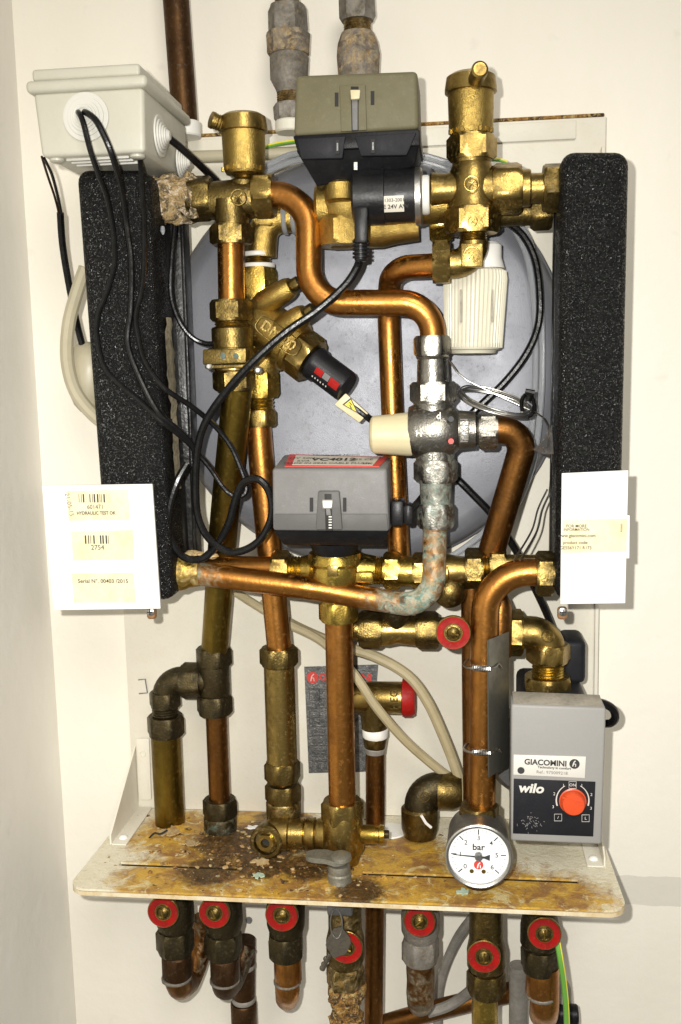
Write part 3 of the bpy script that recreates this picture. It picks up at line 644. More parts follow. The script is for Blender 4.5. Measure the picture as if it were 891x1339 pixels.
part(t, 'elbow', 'brass_black', pipe([(244, 888, .066), (216, 888, .066), (216, 914, .066)], 16.5, 22)); part(t, 'nut', 'brass_black', VT(216, 915, .066, nut(904, 924, 21))); part(t, 'thread', 'brass_black', VT(216, 930, .066, thread(923, 938, 17)))
part(t, 'nut', 'brass_black', VT(217, 948, .066, nut(935, 961, 25)))
solo('brass_pipe', 'thick olive brass pipe standing on the tray near the side wall', 'pipe', 'copper_olive', pipe([(217, 958, .062), (223, 1079, .055)], 19.5))
solo('copper_pipe', 'dark copper pipe from the blackened tee down to the tray', 'pipe', 'copper_dark', pipe([(283, 930, .066), (288, 1056, .066)], 14))
stack('compression_fitting', 'greenish black compression fitting standing in rust on the tray', 'fitting', 288, 1060, .066, [('nut', 'brass_black', nut(1044, 1068, 23), dict(wear=.3)), ('base', 'brass_black', cyl(1066, 1092, 22), dict(jit=.08, wear=.5))])

# ================================================================== BALANCING VALVE COLUMN
t = thing('balancing_valve', 'brass balancing valve with two test ports behind the strapped union', 'valve', (342, 520, .105))
part(t, 'inlet', 'brass_cast', pipe([(392, 283, .105), (345, 287, .105), (342, 336, .105)], 20, 22)); part(t, 'nut', 'brass_cast', HT(352, 284, .105, nut(335, 360, 25)))
for x in (374, 386): part(t, 'washer', 'hose_clear', HT(x, 283, .105, cyl(x - 3, x + 3, 24)))
for y in (333, 348): part(t, 'washer', 'grommet_white', VT(338, y, .105, cyl(y - 3, y + 3, 22)))
part(t, 'thread', 'brass', VT(338, 340, .105, thread(334, 352, 17))); part(t, 'nut', 'brass_bright', VT(338, 368, .105, nut(350, 391, 25)))
part(t, 'neck', 'brass_cast', VT(337, 395, .105, cyl(388, 425, 20)))
U_ = (.80, .60)
def dg(d, o=0): return (332 + U_[0] * d - U_[1] * o, 415 + U_[1] * d + U_[0] * o)
part(t, 'body', 'brass_cast', AT((*dg(0), .108), (*dg(100), .128), [(-8, 18), (0, 28), (14, 33), (60, 33), (62, 36), (70, 36), (71, 33), (78, 32)]))
part(t, 'nut', 'brass', AT((*dg(72), .122), (*dg(172), .142), nut(0, 26, 33)))
part(t, 'lower_body', 'brass_cast', VT(342, 470, .105, [(430, 20), (450, 28), (478, 26), (490, 21)]))
part(t, 'nut', 'brass_bright', VT(342, 500, .105, nut(484, 520, 24)))
for (a, c, L) in (((346, 396, .124), (386, 372, .136), 46), ((368, 430, .130), (405, 407, .142), 42)):
    tp = part(t, 'test_port', 'brass_cast', AT(a, c, [(-14, 12), (0, 16), (L * .6, 15.5), (L * .85, 14.5), (L, 12)])); part(tp, 'plug', 'brass_dull', AT(c, (2 * c[0] - a[0], 2 * c[1] - a[1], 2 * c[2] - a[2]), nut(-4, 7, 9)))
p = W(*dg(38), .1565); r_, u_ = roll_basis(math.radians(-37)); p = p + r_ * .002
text(t, 'DN 20', p, .0135, 'brass_dull', r_, u_, .015, lift=.0030)
b = B(); pr = []
for i in range(40):
    a = 2 * PI * i / 40; pr.append(p + r_ * (.024 * (abs(math.cos(a)) ** .5) * (1 if math.cos(a) > 0 else -1)) + u_ * (.0085 * (abs(math.sin(a)) ** .5) * (1 if math.sin(a) > 0 else -1)) + r_.cross(u_) * .0028)
b.tube(pr, .0006, 6, loop=True); part(t, 'oval_rim', 'brass_dull', b)
stack('compression_fitting', 'brass compression nut under the balancing valve', 'fitting', 341, 535, .105, [('neck', 'brass_bright', thread(518, 538, 18, 4)), ('nut', 'brass', nut(536, 558, 21))])
solo('copper_pipe', 'bright copper pipe from the balancing valve down behind the lower actuator', 'pipe', 'copper', pipe([(338, 556, .105), (345, 640, .105), (366, 852, .105)], 16.5, 60))
g = thing('flow_gauge', 'black flow gauge tube with red window on the balancing valve', 'gauge', (*dg(98), .132))
part(g, 'tube', 'black_plastic', AT((*dg(96), .129), (*dg(196), .149), [(0, 20), (3, 23), (10, 23), (13, 21), (56, 21), (60, 19)]))
A0 = W(*dg(96), .129); A1 = W(*dg(196), .149); ad = (A1 - A0).normalized(); aw = S(A0)
nn = V((0, -1, 0)); nn = (nn - ad * nn.dot(ad)).normalized(); sdv = nn.cross(ad)
def patch(par, name, m, t0, t1, a0, a1, rr):
    b = B(); k = 5; rows = []
    for i in range(k + 1):
        a = a0 + (a1 - a0) * i / k; d = nn * math.cos(a) + sdv * math.sin(a); rows.append((A0 + ad * t0 * aw + d * rr * aw, A0 + ad * t1 * aw + d * rr * aw))
    vs = [q for r in rows for q in r]; b.add(vs, [(2 * i, 2 * i + 1, 2 * i + 3, 2 * i + 2) for i in range(k)]); return part(par, name, m, b)
patch(g, 'red_window', 'red', 18, 30, -.42, .0, 21.3); patch(g, 'red_window', 'red', 42, 57, -.52, .0, 21.3); patch(g, 'grey_window', 'grey_plastic', 31, 41, -.38, .0, 21.3)
for k in range(6): patch(g, 'scale_mark', 'label_white', 17 + k * 4.6, 18.8 + k * 4.6, .78 * -1, -.66, 21.3)
# sensor lead with warning flag
tg_ = thing('warning_flag', 'cream flag label with yellow warning triangle on a black lead', 'label', (458, 534, .13))
b = B(); q = [(452, 514, .142), (482, 541, .140), (470, 553, .1395), (437, 529, .1415)]; f = [W(*a) for a in q]; b.hull(f, [p + V((0, .004, 0)) for p in f], .0012); fl = part(tg_, 'flag', 'cream', b)
q = [W(459, 520, .1432), W(469, 541, .1418), W(448, 529, .1424)]
b = B(); b.prism(q, V((0, -.0003, 0))); part(fl, 'triangle_border', 'ink', b)
cx_ = (q[0] + q[1] + q[2]) / 3; b = B(); b.prism([cx_ + (a - cx_) * .74 + V((0, -.0004, 0)) for a in q], V((0, -.0003, 0))); part(fl, 'triangle', 'yellow', b)
b = B(); b.tube([cx_ + V((-.001, -.0012, .003)), cx_ + V((.0012, -.0012, .0005)), cx_ + V((-.0008, -.0012, 0)), cx_ + V((.001, -.0012, -.003))], .0005, 6); part(fl, 'bolt_sign', 'ink', b)
part(tg_, 'lead', 'cable_black', cable([(455, 525, .138), (472, 539, .138), (484, 548, .135), (498, 560, .12), (512, 590, .10)], 4.6))

# ================================================================== COPPER S-BEND
solo('copper_pipe', 'copper pipe bent in an S from the limescaled tee to the mixing valve', 'pipe', 'copper', pipe([(352, 254, .140), (404, 254, .142), (404, 396, .150), (568, 396, .152), (566, 448, .150)], 17, [46, 46, 42], wear=lambda s: .30 if s > .97 else .0))

# ================================================================== UPPER ACTUATOR AND VALVE
def quad(px, D): return [W(x, y, D) for x, y in px]
a = thing('valve_actuator', 'olive and black valve actuator at the top of the plate', 'actuator', (468, 240, .16))
b = B(); b.qbox([(387, 98), (546, 92), (548, 168), (384, 178)], .192, .125, .004, 3); up_ = part(a, 'housing', 'olive_plastic', b)
b = B(); b.qbox([(444, 111), (478, 110), (480, 170), (446, 172)], .194, .1915, .001); part(up_, 'lever_track', 'olive_plastic', b)
b = B(); b.qbox([(459, 113), (469, 113), (469, 171), (460, 172)], .1947, .1938, .0003); part(up_, 'track_slot', 'dark_hole', b)
for x, y in ((440.5, 130), (487.5, 128)):
    b = B(); b.qbox([(x - 2.5, y - 9), (x + 2.2, y - 9), (x + 2.2, y + 9), (x - 2.5, y + 9)], .1926, .1918); part(up_, 'vent_slot', 'dark_hole', b)
b = B(); b.qbox([(460, 121), (468, 121), (468, 170), (461, 170)], .1962, .1948, .0006); lv = part(a, 'lever', 'grey_plastic', b)
b = B(); b.qbox([(458, 117), (471.5, 117), (470.5, 129), (459, 130)], .200, .1955, .001); part(lv, 'lever_tip', 'cream', b)
f = quad([(383, 177), (549, 168), (550, 190), (389, 198)], .1935); bk = [V((p.x, -.122, p.z)) for p in f]
b = B(); b.hull(f, bk, .0015)
f2 = quad([(387, 196), (549, 188), (541, 214), (412, 240)], .190); lo_ = f2[3]; f2b = [V((p.x, -.124, p.z)) for p in f2]; f2 = f2[:2] + [f2[2] + V((0, .014, 0)), f2[3] + V((0, .014, 0))]
b.hull(f2, f2b, .0015); base = part(a, 'base', 'black_plastic', b)
for px in ([(388, 181), (452, 178), (448, 207), (394, 208)], [(464, 178), (545, 173), (532, 203), (472, 204)]):
    f = [W(px[0][0], px[0][1], .1955), W(px[1][0], px[1][1], .1955), W(px[2][0], px[2][1], .193), W(px[3][0], px[3][1], .193)]
    b = B(); b.hull(f, [p + V((0, .006, 0)) for p in f], .001); part(base, 'front_panel', 'black_matt', b)
for x, y in ((441.5, 192), (488, 191)):
    b = B(); b.qbox([(x - 2.5, y - 9), (x + 2.5, y - 9), (x + 2.5, y + 9), (x - 2.5, y + 9)], .1962, .1945); cl = part(base, 'clip_slot', 'dark_hole', b)
    b = B(); b.qbox([(x - 1, y - 5), (x + 1, y - 5), (x + 1, y + 5), (x - 1, y + 5)], .1968, .1958); part(base, 'clip', 'gauge_case', b)
b = B(); b.qbox([(463, 212), (467.5, 212), (467.5, 222), (463, 222)], .186, .180); part(base, 'latch', 'steel', b)
v = thing('zone_valve', 'rough cast brass zone valve under the olive actuator', 'valve', (450, 322, .13))
part(v, 'body', 'brass_cast', VT(458, 260, .135, [(228, 30), (236, 40), (248, 42), (268, 42), (288, 36), (300, 26)]))
part(v, 'boss', 'brass_cast', VT(446, 255, .165, [(238, 18), (241, 21), (262, 21), (264, 18)]))
part(v, 'port', 'brass_cast', HT(425, 270, .135, [(414, 26), (418, 30), (440, 30), (460, 34), (500, 34), (530, 30), (592, 27)]))
part(v, 'foot', 'brass_cast', VT(450, 300, .135, nut(285, 322, 40), rot=.3))
part(v, 'lower_casting', 'brass_cast', HT(480, 300, .130, [(428, 18), (436, 24), (500, 24), (520, 20), (548, 17)]))
part(v, 'nut', 'brass_bright', HT(575, 290, .115, nut(562, 592, 27), rot=.2))
fs_ = thing('flow_sensor', 'black cylindrical flow sensor with steel ring under the olive actuator', 'sensor', (505, 300, .165))
part(fs_, 'housing', 'rubber_black', HT(480, 258, .170, [(462, 31), (465, 35), (504, 35), (505, 33.5), (544, 33.5)]))
part(fs_, 'ring', 'steel', HT(548, 257, .170, [(543, 34), (544, 36.5), (551, 36.5), (553, 34)])); part(fs_, 'washer', 'white_plastic', HT(557, 255, .168, cyl(552, 562, 25)))
b = B(); b.hull(quad([(463, 270), (482, 270), (481, 318), (464, 318)], .205), quad([(463, 270), (482, 270), (481, 318), (464, 318)], .17), .003); part(fs_, 'plug', 'rubber_black', b)
part(fs_, 'cable_boot', 'rubber_black', VT(472, 325, .180, [(312, 9)] + [e for k in range(5) for e in ((315 + k * 5, 11), (317.5 + k * 5, 11), (318 + k * 5, 8.5), (319.5 + k * 5, 8.5))] + [(342, 7)]))
b = B(); 
for i in range(7):
    an0 = -.05 - .09 * i
cxp = W(517, 257.5, .170); s = S(cxp); rr = 33.9 * s; rows = []
for i in range(7):
    an = .12 + .62 * i / 6
    for x in (502, 530): rows.append(V((W(x, 261, .17).x, cxp.y - rr * math.cos(an), cxp.z - rr * math.sin(an))))
b.add(rows, [(2 * i, 2 * i + 1, 2 * i + 3, 2 * i + 2) for i in range(6)]); part(fs_, 'rating_label', 'paper', b)
an = .28; p = V((cxp.x, cxp.y - rr * math.cos(an), cxp.z - rr * math.sin(an))); upl = V((0, -math.sin(an), math.cos(an)))
text(fs_, 'W/1303-2001 M', p, .0042, 'ink', V((1, 0, 0)), upl, .01)
an = .52; p = V((cxp.x, cxp.y - rr * math.cos(an), cxp.z - rr * math.sin(an))); text(fs_, 'CE 24V AW', p, .0052, 'ink', V((1, 0, 0)), V((0, -math.sin(an), math.cos(an))), .02)

# ================================================================== RIGHT CROSS
t = thing('brass_cross', 'bright brass cross below the tall air vent', 'fitting', (617, 345, .15))
part(t, 'nut', 'brass', VT(617, 195, .15, nut(178, 210, 33), rot=.05)); part(t, 'body', 'brass', VT(617, 240, .15, [(207, 27), (214, 25), (225, 29), (245, 31), (262, 30), (272, 33), (276, 30)]))
part(t, 'side_socket', 'brass', HT(600, 247, .15, [(562, 19), (565, 22), (582, 20), (604, 25)])); part(t, 'side_socket', 'brass', HT(640, 247, .15, [(625, 28), (645, 26), (648, 22)]))
part(t, 'nut', 'brass', HT(662, 247, .15, nut(644, 682, 34), rot=.12)); part(t, 'collar', 'brass', HT(688, 246, .15, cyl(681, 694, 24)))
part(t, 'nut', 'brass', VT(618, 288, .15, nut(272, 306, 37), rot=.04)); part(t, 'thread', 'brass', VT(619, 310, .15, thread(304, 322, 18)))
part(t, 'elbow', 'brass', pipe([(620, 316, .15), (620, 345, .15), (584, 345, .15)], 19, 26)); part(t, 'nut', 'brass', HT(577, 343, .15, nut(566, 589, 31), rot=.5))
part(t, 'emblem', 'brass', emblem(617, 240, .1745, 9.5)); part(t, 'emblem', 'brass', emblem(618, 289, .1795, 6))
b = B(); b.qbox([(603, 318), (632, 318), (632, 349), (603, 349)], .1672, .155, .0012); part(t, 'badge', 'brass', b); part(t, 'emblem', 'brass', emblem(617, 333, .1678, 10))
t = thing('tail_piece', 'brass union tail from the bright cross into the intact insulation', 'fitting', (712, 260, .15))
part(t, 'tail', 'brass', HT(702, 246, .15, cyl(690, 718, 19))); part(t, 'nut', 'brass_dull', HT(722, 246, .15, nut(710, 737, 33), rot=.2))
t = thing('brass_tail', 'second brass union tail behind the bright brass cross', 'fitting', (690, 280, .105))
part(t, 'tail', 'brass_dull', HT(680, 278, .105, cyl(590, 700, 17))); part(t, 'nut', 'brass_dull', HT(706, 276, .105, nut(694, 722, 25)))
solo('copper_pipe', 'copper pipe from the bright cross elbow bending down behind the S pipe', 'pipe', 'copper', pipe([(572, 347, .150), (512, 350, .140), (508, 400, .105), (514, 560, .105), (523, 745, .105)], 15, [26, 26, 40]))

# ================================================================== THERMOSTATIC HEAD + CAPILLARY
t = thing('thermostatic_head', 'ribbed cream thermostatic head hanging below the bright brass cross', 'thermostatic head', (620, 462, .112))
p0 = W(620, 460, .112); s = S(p0)
b = B(); b.turn(W(622, 352, .112), (W(619, 452, .112) - W(622, 352, .112)), [(0, 34 * s), (3 * s, 39 * s), (12 * s, 40.5 * s), (100 * s, 37 * s)], seg=192, rib=(48, .02)); hd = part(t, 'ribbed_sleeve', 'head_white', b)
b = B(); b.turn(W(619, 449, .112), (W(618, 549, .112) - W(619, 449, .112)), [(0, 37 * s), (5 * s, 37 * s), (8 * s, 35 * s), (9 * s, 31 * s), (13 * s, 29 * s), (14 * s, 20 * s), (13 * s, 14 * s)], seg=48); part(t, 'end_cap', 'head_white', b)
part(t, 'collar', 'white_plastic', VT(630, 345, .112, [(318, 22), (322, 26), (338, 26), (352, 30)]))
for x in (603, 644):
    b = B(); c = W(x, 400, .112 + (.0285 if x == 603 else .0255)); b.cuboid((c.x - .0009, c.y - .0012, c.z - .015), (c.x + .0009, c.y + .004, c.z + .015), .0003); part(t, 'index_slot', 'pump_dust', b)
tb = thing('capillary_coil', 'coil of thin steel capillary wire tied with a black cable tie', 'capillary', (648, 548, .135))
cpt = []
for i in range(150):
    a_ = 2 * PI * i / 29; k = i / 150
    cpt.append(W(648 + (46.5 + 2.5 * math.sin(i * .043)) * math.cos(a_) + 4 * math.sin(a_), 525 + 13.5 * math.sin(a_) + 19 * math.cos(a_) * .62 + 3.5 * math.sin(i * .031), .138 + .022 * math.sin(a_) + .003 * math.sin(i * .37)))
b = B(); b.tube(smooth([W(585, 468, .125), W(592, 478, .13), W(612, 498, .135)] + cpt + [W(702, 540, .13), W(716, 556, .125), W(722, 590, .11), W(718, 650, .09)], 2), .0008, 8); part(tb, 'wire', 'steel', b)
b = B(); c = W(689, 530, .140); b.tube([c + V((.001, 0, 0)) + V((math.cos(q) * .006, math.sin(q) * .008, math.sin(q) * .010)) for q in [2 * PI * i / 16 for i in range(16)]], .002, 8, loop=True)
b.tube(smooth([W(691, 524, .15), W(693, 515, .152), W(688, 512, .153), W(699, 514, .153)], 4), .0028, 8); part(tb, 'cable_tie', 'cable_black', b)
for k, (x0, x1) in enumerate(((718, 672), (724, 680))):
    solo('capillary_wire', ('thin steel capillary wire crossing in front of the copper bend by the card, upper', 'thin steel capillary wire crossing in front of the copper bend by the card, lower')[k], 'capillary', 'steel', cable([(x0 - 2, 640, .10), (x0 - 14, 665, .11), ((x0 + x1) / 2, 695, .13), (x1, 733, .165)], 1.3), None, 'capillary wires')
t = thing('foil_tag', 'crumpled silver warning tag on the inner edge of the intact insulation', 'tag', (708, 592, .15))
b = B(); q = [W(722, 556, .160), W(724, 594, .168), W(710, 594, .158), W(697, 588, .150), W(708, 578, .152)]; b.prism(q, V((.0005, .0008, 0))); tq = part(t, 'foil', 'plate_silver', b)
b = B(); q2 = [W(716, 570, .1605), W(716, 585, .162), W(704, 584, .1565)]; b.prism([p + V((0, -.0012, 0)) for p in q2], V((0, -.0003, 0))); part(tq, 'triangle', 'ink', b)

# ================================================================== MIXING VALVE
t = thing('mixing_valve', 'nickel thermostatic mixing valve with verdigris and cream knob', 'valve', (570, 690, .150))
part(t, 'nut', 'nickel', VT(565, 452, .15, nut(439, 466, 24))); part(t, 'neck', 'nickel', VT(566, 484, .15, [(464, 20), (467, 22), (470, 20), (500, 21)]))
part(t, 'nut', 'nickel', VT(567, 512, .15, nut(499, 527, 31), wear=.2)); part(t, 'upper_body', 'nickel', VT(567, 540, .15, [(525, 27), (534, 25), (560, 30)], wear=.38))
part(t, 'body', 'nickel', HT(570, 563, .15, [(535, 31), (545, 36), (575, 37), (592, 33), (600, 26), (622, 24)], wear=.27)); part(t, 'nut', 'nickel', HT(636, 563, .15, nut(626, 651, 26), rot=.3)); part(t, 'thread', 'nickel', HT(622, 563, .15, thread(612, 628, 21)))
part(t, 'lower_body', 'nickel', VT(569, 590, .15, [(570, 30), (588, 26), (602, 25)], wear=.5))
part(t, 'nut', 'nickel', VT(570, 616, .15, nut(601, 630, 29), wear=.5)); part(t, 'neck', 'nickel', VT(570, 645, .15, [(628, 21), (660, 20)], wear=.62)); part(t, 'nut', 'nickel', VT(570, 674, .15, nut(658, 690, 25), wear=.55))
kn = part(t, 'knob', 'cream', HT(515, 568, .152, [(484, 16), (486, 22), (489, 24.5), (535, 28.5), (540, 28), (541, 20)], seg=60, rib=(5, .008)))
for x, y, st in ((574, 544, 'd'), (566, 598, '35'), (548, 567, 'H')): 
    pp = W(x, y, .178 if x != 548 else .176); text(t, st, pp, .0085, 'nickel', thick=.01)
b = B(); b.qbox([(601, 550), (614, 550), (614, 577), (601, 577)], .1705, .16, .0008); part(t, 'badge', 'nickel', b); pp = W(607.5, 563, .1708); text(t, 'NXN', pp, .010, 'ink_grey', V((0, 0, 1)), V((-1, 0, 0)))
for x, y, c_ in ((590, 548, 'ink'), (590, 577, 'red_print')):
    b = B(); c = W(x, y, .1775); b.turn(c, V((0, -1, 0)), [(-.002, .0028), (.0004, .0026)], seg=14); part(t, 'colour_dot', c_, b)
solo('copper_pipe', 'copper pipe from the mixing valve outlet slanting down to the brass union', 'pipe', 'copper_dark', pipe([(648, 562, .150), (690, 562, .148), (638, 738, .128)], 18, 36))
solo('copper_pipe', 'copper pipe with white and green verdigris bend under the mixing valve', 'pipe', 'copper', pipe([(569, 688, .150), (567, 796, .155), (400, 768, .158), (244, 748, .158)], 15.5, [44, 20], wear=lambda s: max(0, min(1., min(.78, .62 + s) - max(0, s - .36) * 5)) if s < .6 else max(0, (s - .82) * 4.4), jit=.03))
t = thing('pipe_stub', 'corroded yellow brass stub joining the torn block and the lower copper pipe', 'fitting', (236, 762, .158))
part(t, 'stub', 'brass_bright', HT(236, 748, .158, [(222, 20), (226, 24), (240, 23), (248, 19), (262, 17.5)], jit=.08, wear=.55))
b = B(); random.seed(4)
for i in range(16):
    x = 246 + random.random() * 34; c = W(x, 722 + random.random() * 8, .158 + random.random() * .012); b.ball(c, .0022 + random.random() * .003, (1.4, 1, .6), .5, 5, 300)
part(t, 'scale_flakes', 'flake', b)

# ================================================================== LOWER ACTUATOR AND ZONE VALVE
a = thing('valve_actuator', 'grey valve actuator with red bordered label below the mixing valve knob', 'actuator', (435, 720, .16))
f = quad([(356, 613), (506, 613), (509, 695), (357, 694)], .195)
bk = [W(371, 594, .130), W(512, 598, .130), W(514, 690, .130), W(372, 684, .130)]
b = B(); b.hull(f, bk, .003, 3); hs = part(a, 'housing', 'grey_plastic', b)
e1 = (f[1] - f[0]).normalized(); e2 = (bk[0] - f[0] + bk[1] - f[1]).normalized(); nn2 = e1.cross(e2).normalized()
if nn2.z < 0: nn2 = -nn2
def onlid(u, v_, h=.0): 
    a0 = f[0].lerp(f[1], u); a1 = bk[0].lerp(bk[1], u); return a0.lerp(a1, v_) + nn2 * (h + .0002)
b = B(); b.prism([onlid(.10, .12, 0), onlid(.93, .12, 0), onlid(.97, .95, 0), onlid(.06, .95, 0)][::-1], nn2 * .0008); lab = part(hs, 'label', 'red_print', b)
b = B(); b.prism([onlid(.16, .18, .0009), onlid(.87, .18, .0009), onlid(.90, .86, .0009), onlid(.13, .86, .0009)][::-1], nn2 * .0003); part(lab, 'label_field', 'paper', b)
ups = (onlid(.5, .9) - onlid(.5, .1)).normalized(); rts = e1
for s_, u, vv, h, th in (('VC4012', .5, .56, .018, .03), ('Honeywell Home', .5, .905, .009, .02), ('24V 50Hz', .22, .62, .010, 0), ('6VA', .24, .42, .010, 0), ('25 CE', .77, .60, .010, 0), ('MADE IN 0945 CABLE PLUG', .45, .27, .009, 0), ('UK', .82, .27, .010, .02)):
    text(lab, s_, onlid(u, vv, .0015), h, 'ink', rts, ups, th, sx=.72)
b = B(); b.qbox([(359, 672), (506, 672), (508, 694), (359, 693)], .1962, .194, .0008); part(hs, 'lower_band', 'grey_dark', b)
b = B(); b.qbox([(416, 642), (444, 642), (448, 693), (413, 693)], .1990, .194, .0015); part(hs, 'lever_track', 'grey_dark', b)
b = B(); b.qbox([(424.5, 646), (433.5, 646), (435, 694), (426, 694)], .1997, .1985, .0002); part(hs, 'track_slot', 'dark_hole', b)
for x in (407.5, 451):
    b = B(); b.qbox([(x - 2.3, 651), (x + 2, 651), (x + 2, 669), (x - 2.3, 669)], .1968, .1945); part(hs, 'vent_slot', 'dark_hole', b)
b = B(); b.hull(quad([(422, 655), (435, 655), (434, 664), (423, 664)], .206), quad([(421, 653), (436, 653), (435, 666), (422, 666)], .1985), .001); lv = part(a, 'lever', 'white_plastic', b)
b = B(); b.qbox([(426, 664), (432, 664), (433, 674), (427, 674)], .2015, .1995, .0005); part(lv, 'lever_stem', 'grey_plastic', b)
for k in range(5):
    b = B(); b.qbox([(430, 675 + k * 3.6), (434, 675 + k * 3.6), (434, 676.6 + k * 3.6), (430, 676.6 + k * 3.6)], .2001, .1996); part(hs, 'scale_mark', 'label_white', b)
f = quad([(357, 694), (509, 695), (500, 717), (368, 716)], .1955); f[2].y += .012; f[3].y += .012
b = B(); b.hull(f, [V((p.x, -.130, p.z)) for p in f], .002); bs = part(a, 'base', 'black_plastic', b)
part(a, 'collar', 'black_plastic', VT(438, 716, .155, [(708, 34), (718, 30), (724, 26)]))
b = B(); b.qbox([(511, 655), (528, 655), (528, 688), (511, 689)], .175, .145, .003); b.qbox([(527, 659), (541, 661), (540, 689), (527, 687)], .172, .148, .004); cp = part(a, 'cable_plug', 'rubber_black', b)
part(a, 'lead', 'cable_black', cable([(536, 668, .158), (548, 656, .150), (560, 640, .13), (580, 615, .10)], 5))
v = thing('zone_valve', 'smooth brass zone valve under the grey actuator', 'valve', (440, 808, .135))
part(v, 'body', 'brass_bright', VT(439, 745, .14, [(716, 24), (722, 34), (734, 38), (738, 36), (752, 38), (768, 30), (786, 22)]))
part(v, 'port', 'brass_bright', HT(420, 745, .138, [(394, 17), (404, 20), (420, 26), (456, 26), (474, 22), (492, 18)]))
part(v, 'thread', 'brass_bright', HT(386, 745, .138, thread(377, 397, 18, 5))); part(v, 'nut', 'brass', HT(368, 745, .138, nut(357, 379, 26), rot=.2))
part(v, 'thread', 'brass_bright', HT(496, 746, .138, thread(489, 504, 19, 5))); part(v, 'nut', 'brass_bright', HT(511, 746, .138, nut(502, 524, 25), rot=.25))
part(v, 'union', 'brass_bright', HT(530, 747, .138, cyl(522, 542, 20))); part(v, 'nut', 'brass', HT(552, 747, .138, nut(540, 562, 25), rot=.1)); part(v, 'tail', 'brass', HT(572, 748, .138, cyl(560, 588, 19)))
b = B(); b.qbox([(428, 740), (442, 740), (442, 754), (428, 754)], .1698, .160, .0006); part(v, 'badge', 'brass', b)
b = B(); b.qbox([(464, 748), (488, 748), (490, 763), (462, 763)], .158, .14, .003); bo = part(v, 'boss', 'brass_bright', b); part(bo, 'emblem', 'brass', emblem(476, 756, .1585, 4.5))
part(v, 'nut', 'brass_bright', VT(443, 798, .138, nut(786, 812, 26), rot=.2))
solo('copper_pipe', 'short copper pipe running from the smooth zone valve into the torn block', 'pipe', 'copper', pipe([(246, 742, .128), (362, 742, .136)], 15, wear=lambda s: max(0, .6 - s * 3)))
solo('copper_pipe', 'long straight copper pipe from the smooth zone valve down to the tray tee', 'pipe', 'copper', pipe([(443, 808, .138), (448, 1055, .138)], 18))

# ================================================================== BRASS TEE RIGHT OF THE VALVE
t = thing('brass_tee', 'brass tee with round lower bulb beside the verdigris bend', 'fitting', (590, 800, .135))
part(t, 'body', 'brass', HT(590, 746, .135, [(572, 20), (585, 22), (600, 19), (614, 18)])); b = B(); b.ball(W(588, 772, .135), 23 * S(W(588, 772, .135)), (1, 1, 1)); part(t, 'bulb', 'brass_dull', b)
part(t, 'nut', 'brass_dull', HT(621, 744, .135, nut(608, 632, 28), rot=.15)); part(t, 'thread', 'brass', HT(637, 742, .135, thread(630, 644, 19))); part(t, 'nut', 'brass_dull', HT(650, 740, .135, nut(640, 662, 25), rot=.3)); part(t, 'tail', 'copper_dark' if 0 else 'brass', HT(680, 738, .130, cyl(660, 722, 13)))
t = thing('union_nut', 'brass union nut joining the thick copper elbow to the intact insulation', 'fitting', (712, 760, .16))
part(t, 'nut', 'brass_dull', HT(712, 750, .162, nut(701, 724, 30), rot=.2)); part(t, 'tail', 'brass_dull', HT(728, 750, .162, cyl(722, 740, 22)))
solo('copper_pipe', 'thick copper pipe with wide elbow down to the pressure gauge', 'pipe', 'copper', pipe([(704, 748, .162), (635, 750, .162), (630, 1064, .162)], 18, 52, wear=lambda s: 0), None)
solo('copper_pipe', 'slim dark copper pipe hidden behind the thick gauge pipe', 'pipe', 'copper_dark', pipe([(617, 760, .130), (620, 1075, .130)], 14))
b = AT((655, 770, .14), (654, 870, .14), [(0, 3), (2, 6), (18, 13), (24, 15), (90, 15)]); solo('sensor_pocket', 'tapered copper sensor pocket behind the thick gauge pipe', 'sensor', 'copper_dark', b)

# ================================================================== BALL VALVE WITH RED DISC
t = thing('drain_valve', 'brass drain valve with red disc knob under the verdigris bend', 'valve', (520, 845, .10))
part(t, 'plug', 'brass', HT(462, 822, .10, cyl(452, 474, 15))); part(t, 'emblem', 'brass', emblem(463, 822, .113, 7))
part(t, 'nut', 'brass_dull', HT(484, 823, .10, nut(470, 500, 25), rot=.2)); part(t, 'body', 'brass', HT(520, 824, .10, [(498, 20), (506, 21), (520, 18), (545, 20)]))
b = VT(519, 812, .105, [(792, 24), (800, 22), (826, 8), (830, 3)]); part(t, 'stem_guard', 'brass_black', b)
part(t, 'nut', 'brass_dull', HT(558, 824, .10, nut(544, 574, 25), rot=.3)); part(t, 'tail', 'brass_dull', HT(585, 825, .10, cyl(572, 612, 18)))
def red_disc(par, x, y, D, r, tilt=V((0, -1, 0))):
    c = W(x, y, D); s = S(c) * r
    b = B(); b.turn(c, tilt, [(-.006, s * .5), (-.006, s * .9), (-.001, s), (.0014, s), (.002, s * .96)], seg=40); kn = part(par, 'knob', 'brass', b)
    b = B(); b.turn(c, tilt, [(.0008, s * .95), (.0026, s * .93), (.0022, s * .75), (.0026, s * .56), (.0012, s * .5)], seg=40); part(kn, 'red_ring', 'red', b)
    b = B(); b.turn(c, tilt, [(.001, s * .48), (.0030, s * .46), (.0032, s * .38), (.0024, s * .34), (.0044, s * .20), (.0050, s * .08)], seg=24); part(kn, 'screw', 'brass_dull', b)
    b = B(); q = random.random() * PI; d = V((math.cos(q), 0, math.sin(q))) * s * .3; p = c + tilt * .0046; b.tube([p - d, p + d], s * .06, 6); part(kn, 'screw_slot', 'brass_bright', b)
    return kn
red_disc(t, 593, 827, .172, 23)
part(t, 'spindle', 'brass', B().tube([W(593, 827, .10), W(593, 827, .168)], .006, 14))

